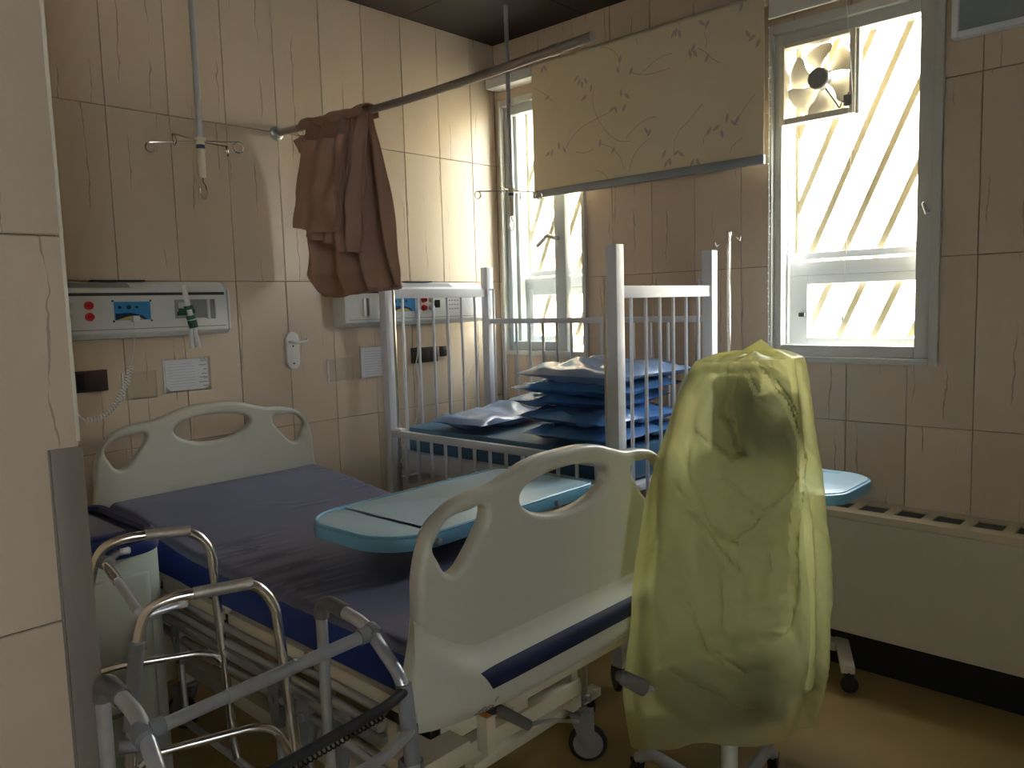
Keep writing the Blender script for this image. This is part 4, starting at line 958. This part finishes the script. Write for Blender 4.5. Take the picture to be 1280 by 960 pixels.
# ================================================================== CURTAIN ROD AND CURTAIN
CR = -1.283
t = thing('curtain_rod', 'grey metal curtain rod reaching out from the tiled wall', 'curtain rod', (CR, -0.8, 2.07))
RZ0, RZ1 = 2.095, 2.082
def rodz(y): return RZ0+(RZ1-RZ0)*(-y/1.6)-0.02*math.sin(PI*min(1, -y/1.6))
q = MB(); q.tube([(CR, -0.012-1.588*k/12, rodz(-1.6*k/12)) for k in range(13)], 0.0135, 14); part('rod', q, M['rod'], t)
q = MB(); q.lathe((CR, 0, rodz(0)), (0,-1,0), [(0, 0.028), (0.008, 0.028), (0.012, 0.020), (0.028, 0.019)], 20); part('wall_flange', q, M['aluminium'], t)
q = MB(); q.lathe((CR, -1.46, rodz(-1.46)), (0,-1,0), [(0, 0.0155), (0.03, 0.0155)], 14); part('joint_collar', q, M['rod'], t)
q = MB(); q.tube([(CR+0.0135*math.cos(a)*1.2, -0.175, rodz(-0.17)-0.008+0.022*math.sin(a)) for a in [2*PI*k/14 for k in range(14)]], 0.0015, 5, closed=True); part('curtain_ring', q, M['chrome'], t)

def interp(tab, v):
    for (a, x), (b, y) in zip(tab, tab[1:]):
        if v <= b: s = (v-a)/(b-a) if b > a else 0; return x+(y-x)*s
    return tab[-1][1]
t = thing('curtain', 'brown privacy curtain bundled and thrown over the rod', 'curtain', (CR, -0.45, 1.42))
# long back layer hanging from the rod and looping back up
def cl(y, z, off=0): return at(y, z, 'x', CR+off)
def cloth(Lp, Rp, base, amp, nf, ph, nu=90, nv=60, gather=0.3, seed=0, over=False):
    "Lp and Rp: photo outline points of the left and right edge, top to bottom; base: offset from the rod plane"
    def edge(Pp, v):
        n = len(Pp)-1; k = min(n-1, int(v*n)); s = v*n-k
        return (Pp[k][0]*(1-s)+Pp[k+1][0]*s, Pp[k][1]*(1-s)+Pp[k+1][1]*s)
    def fn(u, v):
        a, b = edge(Lp, v), edge(Rp, v)
        px, py = a[0]+(b[0]-a[0])*u, a[1]+(b[1]-a[1])*u
        o = base*min(1, 0.25+v*4)
        a1 = nf*2*PI*u+ph+2.0*noise.noise(Vector((u*2, v*1.2, seed))); f = amp*(gather+(1-gather)*min(1, v*2.2))*((1-2*abs(math.sin(a1/2))**1.3)*1.2 + 0.35*math.sin(nf*4.7*PI*u+ph*2+v*2))
        f += 0.012*noise.noise(Vector((u*5, v*4, seed+5)))
        p = cl(px, py, o); f *= 1.3
        return Vector((CR+o+f, p.y, p.z+0.004*math.sin(nf*2*PI*u+1)*v))
    return MB().grid(fn, nu, nv)
back = cloth([(382, 150), (378, 200), (376, 260), (379, 310), (380, 345), (398, 366), (410, 372)], [(466, 134), (478, 180), (490, 235), (500, 290), (509, 335), (510, 356), (500, 360)], 0.020, 0.022, 3.4, 0.9, seed=2, nu=140, nv=110)
part('rear_fold', back, M['curtain'], t, solid=0.003)
front = cloth([(388, 150), (376, 200), (370, 240), (366, 286)], [(434, 140), (428, 190), (425, 240), (424, 291)], -0.105, 0.010, 1.1, 1.0, seed=4)
part('front_fold', front, M['curtain'], t, solid=0.003)
mid = cloth([(405, 146), (396, 200), (388, 260), (384, 296)], [(440, 138), (436, 200), (432, 260), (428, 306)], -0.062, 0.014, 2.2, 0.2, seed=6)
part('middle_fold', mid, M['curtain'], t, solid=0.003)
mid2 = cloth([(428, 141), (420, 200), (420, 260), (424, 313)], [(460, 134), (455, 200), (453, 260), (453, 315)], -0.050, 0.015, 2.0, 1.4, seed=12)
part('middle_fold', mid2, M['curtain'], t, solid=0.003)
side = cloth([(366, 176), (372, 190), (378, 198)], [(395, 160), (392, 180), (386, 196)], -0.02, 0.004, 1.0, 0.2, nu=14, nv=10, seed=9)
part('corner_flap', side, M['curtain'], t, solid=0.003)
# cloth wrapped over the rod
def wrap(u, v):
    y = cl(388, 160).y+(cl(466, 140).y-cl(388, 160).y)*u; a = PI*v
    r = 0.024+0.0015*math.sin(u*30)+0.003*math.sin(u*13+1)
    return Vector((CR-0.012-math.cos(a)*(r+0.014), y, rodz(y)+math.sin(a)*r-0.004-(0.02 if v in (0, 1) else 0)))
part('rod_wrap', MB().grid(wrap, 60, 12), M['curtain'], t, solid=0.003)

# ================================================================== CEILING DRIP HANGERS
hx, hy = -1.85, -0.50
t = thing('drip_hanger', 'ceiling-hung drip hook pole over the hospital bed', 'drip hanger', (hx, hy, 1.76), 'ceiling-hung drip hook poles')
part('pole', MB().lathe((hx, hy, 1.91), (0,0,1), [(0, 0.0098), (CEIL-1.912, 0.0098)], 12), M['tube_grey'], t)
q = MB(); q.lathe((hx, hy, 1.80), (0,0,1), [(0, 0.009), (0.01, 0.011), (0.03, 0.0105), (0.05, 0.0115), (0.07, 0.0105), (0.085, 0.0115), (0.105, 0.013), (0.115, 0.016), (0.122, 0.016)], 16); part('taped_sleeve', q, M['tape'], t)
q = MB(); q.lathe((hx, hy, 1.888), (0,0,1), [(0, 0.0128), (0.012, 0.0128)], 16); part('blue_band', q, M['navy'], t)
def hook(dirx, diry, l, drop=0.0):
    q = MB(); d = Vector((dirx, diry, 0)).normalized(); c0_ = Vector((hx, hy, 1.910)); e = c0_+d*l+Vector((0, 0, drop))
    pts = [c0_, e]; R_ = 0.016; n = Vector((-d.y, d.x, 0))
    for k in range(1, 15): a = PI/2-2*PI*k/15; pts.append(e+Vector((0,0,-R_))+ (n*0.5+d*0.86)*math.cos(a)*R_+Vector((0,0,math.sin(a)*R_)))
    q.tube(pts, 0.0026, 7); part('hook_arm', q, M['chrome'], t)
vr = Vector((RT.x, RT.y, 0)).normalized(); vf = Vector((fw.x, fw.y, 0)).normalized()
hook(-0.99*vr.x-0.1*vf.x, -0.99*vr.y-0.1*vf.y, 0.150); hook(0.97*vr.x-0.15*vf.x, 0.97*vr.y-0.15*vf.y, 0.125, -0.01)
hook(-0.45*vr.x-0.9*vf.x, -0.45*vr.y-0.9*vf.y, 0.10, 0.006); hook(0.35*vr.x+0.9*vf.x, 0.35*vr.y+0.9*vf.y, 0.12, 0.006)
q = MB(); pts = [Vector((hx, hy, 1.80)), Vector((hx, hy, 1.785))]
for k in range(1, 13): a = PI/2-1.75*PI*k/13; pts.append(Vector((hx, hy, 1.758))+vr*math.cos(a)*0.010+Vector((0, 0, math.sin(a)*0.024)))
q.tube(pts, 0.0026, 7); part('lower_hook', q, M['chrome'], t)
t2 = dup(t, (0, 0, 0), 'ceiling-hung drip hook pole over the crib, before the corner window'); t2.location = (-0.405, -0.475, 1.735)

# ================================================================== BEDSIDE CABINET
t = thing('bedside_cabinet', 'pale green bedside cabinet with navy top beside the partition', 'cabinet', (-2.38, -0.56, 0))
cx0, cx1, cy0, cy1, cz = -2.585, -2.165, -0.815, -0.33, 0.800
q = MB(); q.prism([(x, y, 0.06) for x, y in rounded(cx0+0.01, cx1-0.010, cy0+0.02, cy1-0.01, (0.03, 0.05, 0.02, 0.02), 6)], (0, 0, 0.69)); part('body', q, M['cab'], t, bevel=0.004)
q = MB(); q.prism([(x, y, 0.10) for x, y in rounded(cx0+0.02, cx1-0.055, cy0-0.004, cy0+0.05, (0.015, 0.02, 0.01, 0.01), 5)], (0, 0, 0.60)); part('door', q, M['cab'], t, bevel=0.006)
q = MB(); q.box((cx0+0.10, cy0-0.010, 0.34), (cx1-0.12, cy0-0.003, 0.35)); part('door_groove', q, M['panel_grey'], t, bevel=0.001)
q = MB(); q.prism([(x, y, 0.748) for x, y in rounded(cx0, cx1, cy0, cy1, (0.05, 0.09, 0.06, 0.03), 8)], (0, 0, 0.036)); tp = part('top', q, M['navy'], t, bevel=0.010)
rim = [(x, y, cz-0.012) for x, y in rounded(cx0+0.015, cx1-0.018, cy0+0.02, cy1-0.015, (0.04, 0.075, 0.05, 0.02), 8)]
q = MB(); q.tube(rim, 0.016, 8, closed=True); part('raised_rim', q, M['navy'], tp)
q = MB(); q.box((cx0+0.04, cy0+0.14, 0.782), (cx1-0.06, cy1-0.05, 0.788)); part('grey_tray', q, M['cab_top'], tp, bevel=0.002)
q = MB(); q.box((cx0+0.02, cy0+0.055, 0.780), (cx1-0.11, cy0+0.115, 0.802)); part('front_bar', q, M['navy'], tp, bevel=0.01)
for x in (cx0+0.05, cx1-0.05):
    for y in (cy0+0.06, cy1-0.05): caster('caster', t, x, y, r=0.026, top=0.072, off=0.004, mfork=M['black'])
# white box behind the cabinet
q = MB(); a = at(108, 628, 'z', 0.82); q.box((-2.35, -0.31, 0.62), (-2.20, -0.235, 0.80)); solo('box', 'small white box wedged behind the bedside cabinet', 'box', q, M['tray'], bevel=0.004)
bpy.data.objects[-1] if False else None

# ================================================================== WALKERS
# dull grey folding walker, nearest the camera
RTU = 0.0115
t = thing('walking_frame', 'dull grey folding walking frame with plastic corners, nearest the camera', 'walker', (-2.40, -1.72, 0))
def frame1(x, yf, yn, s):
    # s: outward direction of the legs
    zt_ = 0.795
    far = [(x+s*0.05, yf+0.02, 0.012), (x, yf, 0.60), (x, yf, zt_)]
    q = MB(); q.tube([Vector(far[0]), Vector(far[1]), Vector((x, yf, zt_-0.02))], RTU, 14, 0.1); lg = part('leg', q, M['tube_grey'], t)
    q = MB(); q.tube([(x, yf, zt_-0.035), (x, yf-0.004, zt_-0.010), (x, yf-0.028, zt_+0.002), (x, yf-0.085, zt_-0.004)], [0.0150]*99, 16, 0.03); part('corner_joint', q, M['grip'], t)
    q = MB(); q.tube([(x, yf-0.08, zt_-0.004), (x, yf-0.15, zt_-0.012), (x, yn, zt_-0.085), (x, yn-0.010, zt_-0.13)], RTU*1.05, 14, 0.10); part('bent_handle', q, M['tube_grey'], t)
    q = MB(); q.tube([(x, yn-0.006, 0.700), (x, yn-0.010, 0.665), (x+s*0.006, yn-0.020, 0.56), (x+s*0.006, yn-0.021, 0.555)], 0.0150, 14); part('adjuster_sleeve', q, M['bracket'], t)
    q = MB(); q.tube([(x+s*0.004, yn-0.02, 0.57), (x+s*0.05, yn-0.10, 0.012)], RTU, 14); part('leg', q, M['tube_grey'], t)
    q = MB(); q.tube([(x, yf-0.002, 0.515), (x, yf-0.06, 0.515), (x, yn+0.03, 0.505), (x+s*0.01, yn-0.03, 0.465)], 0.009, 12, 0.05); part('side_rung', q, M['tube_grey'], t)
    for p in ((x+s*0.05, yf+0.02), (x+s*0.05, yn-0.10)): part('rubber_foot', MB().lathe((p[0], p[1], 0), (0,0,1), [(0, 0.021), (0.008, 0.022), (0.035, 0.016)], 16), M['rubber'], t)
XL, XR = -2.612, -2.190
frame1(XL, -1.590, -1.800, -1 if False else 0.0); frame1(XR, -1.575, -1.825, 0.35)
zc = 0.768
a = Vector((XL+0.01, -1.755, zc-0.005)); b = Vector((XR-0.012, -1.742, zc+0.004))
q = MB(); q.tube([a, a.lerp(b, 0.30)], 0.0105, 14); part('cross_tube', q, M['tube_grey'], t); q = MB(); q.tube([a.lerp(b, 0.30), b], 0.0118, 14); q.lathe(a.lerp(b, 0.62)+Vector((0,0,0.009)), (0,0,1), [(0, 0.004), (0.006, 0.004)], 8); part('cross_sleeve', q, M['tube_grey'], t)
for e, s in ((a, 1), (b, -1)):
    q = MB(); q.tube([e+Vector((-s*0.004, 0, 0)), e+Vector((s*0.018, 0, 0))], 0.015, 14); q.tube([e+Vector((-s*0.014, 0.012, 0.004)), e+Vector((-s*0.014, -0.012, -0.004))], 0.016, 14); part('clamp', q, M['bracket'], t)
# folding bars
b1 = Vector((XR-0.006, -1.838, 0.690)); b2 = Vector((XR+0.0, -1.846, 0.617))
q = MB(); q.tube([b1, b1+Vector((-0.05, -0.012, -0.004)), (XL+0.02, -1.835, 0.655)], 0.0095, 12, 0.03); part('fold_bar', q, M['steel_dark'], t)
q = MB(); q.tube([b2, b2+Vector((-0.06, -0.015, -0.01)), (XL+0.02, -1.845, 0.575)], 0.0095, 12, 0.03); part('fold_bar', q, M['tube_grey'], t)
pA = b1+Vector((-0.055, -0.012, -0.018)); pB = Vector((XL+0.05, -1.835, 0.640)); q = MB(); q.tube(wind([pA, pB], 0.0085, 0.0055, 6), 0.0016, 5); part('spring', q, M['rubber'], t)

# shiny chrome walker beside the bed
t = thing('walking_frame', 'shiny chrome walking frame between the navy-topped cabinet and the bed', 'walker', (-2.27, -1.08, 0))
DB = (0.93, -0.37)
def tr(px, P0, d=DB): return atv(px[0], px[1], P0, d)
PB, PA = (-2.30, -1.345), (-2.27, -0.955)
def ext(p, q_, z):  # extend line p->q down to height z
    s = (z-p.z)/(q_.z-p.z); return p+(q_-p)*s
def frame2(P0, left, right, rung, zleft):
    Lp = [tr(p, P0) for p in left]; Rp = [tr(p, P0) for p in right]
    lo = Vector((Lp[0].x-0.05, Lp[0].y+0.02, 0.015)); ro = Vector((Rp[-1].x+0.035, Rp[-1].y-0.012, 0.015))
    q = MB(); q.tube([lo]+Lp+Rp+[ro], 0.0112, 14, 0.035); part('bent_frame', q, M['chrome'], t)
    gA, gB = Lp[-1], Rp[0]
    q = MB(); q.tube([gA.lerp(gB, 0.25), gA.lerp(gB, 0.98)], 0.0132, 16); part('hand_grip', q, mat('satin_grip', (176, 170, 158), 0.5, 0.6), t)
    R_ = [tr(p, P0) for p in rung]; q = MB(); q.tube(R_, 0.0092, 12, 0.04); part('side_rung', q, M['chrome'], t)
    for p in (lo, ro): part('rubber_foot', MB().lathe((p.x, p.y, 0), (0,0,1), [(0, 0.021), (0.008, 0.022), (0.035, 0.016)], 16), M['rubber'], t)
    return Lp, Rp
LB, RB = frame2(PB, [(165, 905), (172, 800), (182, 762), (215, 747)], [(318, 728), (343, 752), (352, 810), (372, 958)], [(176, 958), (192, 942), (322, 908), (345, 912), (362, 940)], 0)
LA, RA = frame2(PA, [(108, 760), (117, 705), (130, 682), (162, 671)], [(240, 663), (264, 684), (272, 760), (292, 925)], [(120, 842), (150, 832), (250, 816), (272, 818), (284, 838)], 0)
# adjuster sleeve on the near left leg
s0, s1 = tr((171, 803), PB), tr((164, 912), PB)
q = MB(); q.tube([s0, s0.lerp(s1, 0.06), s0.lerp(s1, 0.08), s1], [0.0165, 0.0165, 0.0150, 0.0150], 16); part('adjuster_sleeve', q, M['bracket'], t)
q = MB(); q.tube([s0+Vector((0.016, 0, -0.02)), s0+Vector((0.018, 0, 0.022))], 0.003, 6); part('sleeve_clip', q, M['bracket'], t)
q = MB(); w = tr((161, 930), PB); q.tube([w+Vector((-0.02,0,0)), w+Vector((0.06,-0.03,-0.01))], 0.014, 12); part('clamp', q, M['bracket'], t)
ca = tr((128, 702), PA)+Vector((0.0, -0.02, 0)); cb = tr((178, 768), PB)+Vector((0.0, 0.02, 0))
q = MB(); q.tube([ca, ca.lerp(cb, 0.42)], 0.0112, 12); part('cross_sleeve', q, M['chrome'], t); q = MB(); q.tube([ca.lerp(cb, 0.4), cb], 0.0095, 12); part('cross_tube', q, M['tube_grey'], t)
q = MB(); q.tube([ca+Vector((0, 0.012, 0)), ca+Vector((0.004, -0.012, 0))], 0.017, 14); e1 = tr((148, 690), PA); q.tube([ca, e1], 0.010, 10); part('clamp', q, M['bracket'], t)
for P0, a_, b_ in ((PA, (150, 690), (160, 688)), (PB, (186, 768), (231, 754))):
    A_, B_ = tr(a_, P0), tr(b_, P0); q = MB(); q.tube([A_, B_], [0.009, 0.007], 10); lv = part('fold_lever', q, M['tube_grey'], t)
    q = MB(); q.lathe(B_, (B_-A_), [(-0.012, 0.008), (0.002, 0.009), (0.006, 0.005)], 10); part('lever_tip', q, M['white'], lv)

# ================================================================== COVERED CHAIR
C = Vector((-1.33, -2.02, 0)); W = Vector((0.87, -0.49, 0)).normalized(); NN = Vector((-W.y*-1, W.x*-1, 0))
NN = Vector((W.y, -W.x, 0));                       # horizontal normal, towards the camera side
if NN.dot(CAM-C) < 0: NN = -NN
ch = thing('treatment_chair', 'wheeled treatment chair hidden under the yellow plastic cover', 'chair', (C.x, C.y, 0))
part('column', MB().lathe((C.x, C.y, 0.07), (0,0,1), [(0, 0.03), (0.09, 0.024), (0.10, 0.0205), (0.36, 0.0205)], 24), M['cab'], ch)
cl_ = at(798, 945, 'z', 0.08); cr_ = at(966, 940, 'z', 0.08)
ang0 = math.atan2(cl_.y-C.y, cl_.x-C.x); 
star = [cl_, cr_]
for da in (2*PI*2/5+math.radians(72)*0.9, 2*PI*3/5+0.6, -2*PI*2/5-0.2):
    star.append(Vector((C.x+0.33*math.cos(ang0+da), C.y+0.33*math.sin(ang0+da), 0.08)))
for p in star[:2]+star[2:5]:
    d = Vector((p.x-C.x, p.y-C.y, 0)); l = d.length; d.normalize(); o = Vector((C.x, C.y, 0))
    q = MB(); q.tube([o+d*0.0+Vector((0,0,0.105)), o+d*(l*0.45)+Vector((0,0,0.118)), o+d*(l*0.86)+Vector((0,0,0.112)), o+d*l+Vector((0,0,0.075))], 0.0165, 12, 0.06); part('star_leg', q, M['tube_grey'], ch)
    caster('caster', ch, p.x, p.y, r=0.030, top=0.085, yaw=math.atan2(d.y, d.x), off=0.004, mfork=M['black'])
def slabw(cu, cv, cz, su, sv, sz, tilt=0.0):
    "rounded pad in the chair's own frame"
    q = MB(); cc = Vector((C.x, C.y, 0))+W*cu+NN*cv+Vector((0, 0, cz))
    Mx = Matrix(((W.x, NN.x, 0, cc.x), (W.y, NN.y, 0, cc.y), (0, 0, 1, cc.z), (0, 0, 0, 1))) @ Matrix.Rotation(tilt, 4, 'X')
    for v, f in ((None, None),): q.box((-su/2, -sv/2, -sz/2), (su/2, sv/2, sz/2), Mx)
    return q
part('seat', slabw(0.0, 0.0, 0.46, 0.40, 0.20, 0.09), M['pad'], ch, bevel=0.025)
part('lower_frame', slabw(0.0, 0.0, 0.38, 0.24, 0.14, 0.07), M['pad'], ch, bevel=0.01)
part('backrest', slabw(0.0, 0.0, 0.79, 0.38, 0.05, 0.46), M['cab'], ch, bevel=0.02)
part('headrest', slabw(0.002, 0.028, 1.095, 0.115, 0.05, 0.20), M['pad'], ch, bevel=0.022)
part('armrest', slabw(0.130, 0.022, 1.07, 0.105, 0.05, 0.16, 0.1), M['pad'], ch, bevel=0.03)
q = MB(); o = Vector((C.x, C.y, 0)); q.tube([o+W*-0.21+Vector((0,0,0.5)), o+W*-0.16+Vector((0,0,1.0)), o+W*-0.11+Vector((0,0,1.215)), o+W*0.15+Vector((0,0,1.20)), o+W*0.18+Vector((0,0,1.0)), o+W*0.20+Vector((0,0,0.5))], 0.011, 10, 0.06); q.tube([o+W*-0.21+Vector((0,0,0.5)), o+W*0.20+Vector((0,0,0.5))], 0.011, 10); part('tube_frame', q, M['cab'], ch)
C2 = C+NN*0.10; a = atv(773, 844, (C2.x, C2.y), W); b = atv(805, 860, (C2.x, C2.y), W)
q = MB(); q.tube([a, a.lerp(b, 0.15), a.lerp(b, 0.18), b, b+(b-a)*0.1], [0.012, 0.014, 0.0165, 0.0185, 0.008], 16); lv = part('side_lever', q, M['grip'], ch)
q = MB(); q.tube([b, o+W*-0.12+Vector((0,0,0.42))], 0.008, 8); part('lever_rod', q, M['tube_grey'], lv)

# yellow polythene cover
lev = [  # photo height, left edge, right edge
    (448, 865, 1008), (458, 858, 1011), (475, 848, 1014), (500, 838, 1017), (560, 818, 1024), (620, 804, 1029), (700, 793, 1033), (760, 786, 1032), (800, 782, 1031), (850, 778, 1026), (880, 781, 1020), (905, 786, 1014)]
prof = []
for py, l, r in lev:
    a = atv(l, py, (C.x, C.y), W); b = atv(r, py, (C.x, C.y), W)
    ul = (a-C).dot(W); ur = (b-C).dot(W); prof.append((py, ul+0.008, ur-0.030, (a.z+b.z)/2))
tipP = atv(951, 424, (C.x, C.y), W); neckP = atv(945, 440, (C.x, C.y), W)
def ramp(z):
    for (p0, l0, r0_, z0), (p1, l1, r1, z1) in zip(prof, prof[1:]):
        if z >= z1: s = (z-z1)/(z0-z1); return l1+(l0-l1)*s, r1+(r0_-r1)*s
    return prof[-1][1], prof[-1][2]
ZT, ZBm = prof[0][3], prof[-1][3]
CRE = []
for pl_, am_, wd_ in [([(925,445),(915,520),(938,570),(925,578)],.008,.010), ([(885,545),(925,577)],.006,.007), ([(905,600),(950,640),(912,675)],.008,.010), ([(862,625),(893,665),(912,675)],.007,.009),
    ([(950,640),(1000,600)],.007,.010), ([(860,610),(888,655)],.006,.007), ([(948,467),(965,505)],.006,.005), ([(1014,575),(995,640),(985,700),(965,790),(955,800)],.014,.014),
    ([(857,760),(872,815),(890,835)],.010,.007), ([(843,850),(880,870),(905,890),(930,898)],.011,.008), ([(890,825),(920,850)],.009,.006), ([(838,535),(833,590)],.009,.008),
    ([(1006,450),(1010,560),(1012,700),(1003,870)],.010,.012), ([(858,470),(840,520)],.007,.007), ([(985,480),(1005,520)],.006,.006), ([(870,640),(915,714),(918,680)],.010,.010), ([(783,805),(800,850),(805,900)],.008,.008),
    ([(940,452),(925,500),(930,560)],.008,.010), ([(960,452),(990,500),(1010,560)],.006,.008), ([(880,470),(868,560),(880,640)],.006,.012), ([(905,720),(900,790)],-.006,.02), ([(960,690),(950,760)],-.006,.02)]:
    P_ = []
    for x_, y_ in pl_:
        w_ = atv(x_, y_, (C.x+NN.x*0.12, C.y+NN.y*0.12), W); P_.append(((w_-C).dot(W), w_.z))
    for A_, B_ in zip(P_, P_[1:]): CRE.append((A_, B_, am_, wd_))
def creases(u, z):
    best = {}
    t_ = 0.0
    for (ax_, az_), (bx_, bz_), am_, wd_ in CRE:
        dx_, dz_ = bx_-ax_, bz_-az_; l2 = dx_*dx_+dz_*dz_; k_ = max(0, min(1, ((u-ax_)*dx_+(z-az_)*dz_)/l2))
        ex_, ez_ = u-ax_-dx_*k_, z-az_-dz_*k_; d_ = math.hypot(ex_, ez_)
        if d_ < wd_*3:
            side = 1.6 if (dx_*ez_-dz_*ex_) > 0 else 0.8
            v_ = 1.7*am_*max(0, 1-d_/(wd_*side*0.9)); t_ = max(t_, v_) if am_ > 0 else t_+v_
    return t_
def ridged(p): return 1-abs(noise.noise(p))*2
def bagfn(u, v):
    th = 2*PI*u; c, s = math.cos(th), math.sin(th)
    z = ZBm+(ZT-ZBm)*v if v <= 1 else ZT
    l, r = ramp(z); cu = (l+r)/2; hw = (r-l)/2; dep = 0.055+0.085*min(1, (ZT-z)/0.55)
    if s < 0: dep *= 0.75
    ex = 0.75
    pu = cu+hw*math.copysign(abs(c)**ex, c); pv = dep*math.copysign(abs(s)**0.8, s)
    k = min(1, (ZT-z)/0.10)
    # long folds fanning down from the knot plus broad dents
    fan = 0.007*math.sin(9*th+3*noise.noise(Vector((th, z*3, 1)))+2*z)*k
    q3 = Vector((pu*7+z*2.5, z*3.2, 3)); d1 = 0.010*(ridged(q3)-0.5)
    q4 = Vector((pu*11-z*5, z*5+pu*4, 8)); d2 = 0.004*(ridged(q4)-0.5)
    d3 = 0.0025*ridged(Vector((pu*30+z*12, z*22, 5)))
    e = abs(s)**0.5
    pv += (fan+d1+d2+d3)*e*(1 if s > 0 else 0.5)
    if s > 0.1: pv += creases(pu, z)*min(1, (s-0.1)*4)
    pu += 0.008*noise.noise(Vector((th*2, z*6, 2)))*abs(c)
    zz = z
    zz += 0.045*max(0, s)*(1-min(1, (z-ZBm)/0.5))
    if v < 0.06: zz += (0.06-v)/0.06*(0.012*math.sin(3*th+0.8)+0.006*math.sin(7*th))
    return Vector((C.x, C.y, 0))+W*pu+NN*(pv+0.008)+Vector((0, 0, zz))
q = MB(); q.grid(bagfn, 220, 200, wrap=True)
nb = len(q.v)
# closed top: shoulders run up to the gathered knot
rings = 14; base = [Vector(bagfn(i/220, 1.0)) for i in range(220)]; prev = [199*220+i for i in range(220)]
tu = (tipP-C).dot(W); nu_ = (neckP-C).dot(W)
for j in range(1, rings+1):
    s = j/rings; row = []
    for i in range(220):
        p = base[i]; th = 2*PI*i/220; neck = Vector((C.x, C.y, 0))+W*nu_+Vector((0, 0, neckP.z))
        g = p.lerp(neck, min(1, s*1.05)); g.z = p.z+(neckP.z-p.z)*(s**2.2)+0.010*math.sin(PI*s)+0.006*math.sin(8*th)*s*(1-s)*4
        row.append(g)
    row = [r_+(Vector((math.cos(2*PI*i/220)*W.x, math.cos(2*PI*i/220)*W.y, 0))*0.010+NN*math.sin(2*PI*i/220)*0.008)*s for i, r_ in enumerate(row)]
    b0 = len(q.v); q.v += [tuple(x) for x in row]
    q.f += [(prev[i], prev[(i+1) % 220], b0+(i+1) % 220, b0+i) for i in range(220)]; prev = list(range(b0, b0+220))
for s, rr, dz in ((0.05, 0.042, 0), (0.45, 0.024, 0.010), (0.8, 0.009, 0.021), (1.0, 0.001, 0.0)):
    row = []
    for i in range(220):
        th = 2*PI*i/220; zc_ = neckP.z+(tipP.z-neckP.z)*s; cu = nu_+(tu-nu_)*s
        row.append(Vector((C.x, C.y, 0))+W*(cu+rr*math.cos(th)*(1+0.3*math.sin(5*th)))+NN*(rr*0.6*math.sin(th))+Vector((0, 0, zc_)))
    b0 = len(q.v); q.v += [tuple(x) for x in row]
    q.f += [(prev[i], prev[(i+1) % 220], b0+(i+1) % 220, b0+i) for i in range(220)]; prev = list(range(b0, b0+220))
solo('plastic_cover', 'translucent yellow plastic bag pulled down over the wheeled chair', 'plastic bag', q, M['bag'])

# ================================================================== OUTSIDE
struct('ground_outside', MB().box((0.3, -30, -3.2), (60, 30, -3.0)), M['ground'], smooth=False)
t = thing('building', 'pale sunlit building with brown windows seen through the fan window', 'building', (14, -2, -3))
q = MB(); q.box((14, -16, -3), (20, 16, 6.5)); part('wall', q, M['ext_wall'], t, smooth=False)
for (px0, px1, py0, py1) in ((1025, 1042, 148, 160), (1044, 1062, 145, 158), (1075, 1092, 136, 152), (1095, 1115, 130, 148), (1000, 1014, 288, 300), (1020, 1034, 284, 296), (1042, 1056, 282, 292), (1076, 1086, 279, 288), (1092, 1100, 276, 286)):
    a = at(px0, py0, 'x', 13.98); b = at(px1, py1, 'x', 13.98)
    q = MB(); q.box((13.9, min(a.y, b.y), min(a.z, b.z)), (14.02, max(a.y, b.y), max(a.z, b.z))); part('window', q, M['ext_window'], t, smooth=False)
t = thing('brick_wall', 'pale brick wall outside the left edge of the corner window', 'wall', (1.1, 0.42, -3))
q = MB(); q.box((0.3, 0.42, -3.0), (2.2, 0.62, 4.0)); part('mortar', q, M['ext_wall'], t, smooth=False)
q0 = MB().box((0, 0, 0), (0.205, 0.02, 0.062)); bme = mesh_of('brick', q0, M['brick'], smooth=False)
k = 0
for r in range(28):
    for c in range(9):
        z = 0.95+r*0.074; x = 0.30+c*0.218+(0.109 if r % 2 else 0)
        if x > 1.95: continue
        link('brick', bme, t, (x, 0.40+random.uniform(-0.003, 0.003), z))
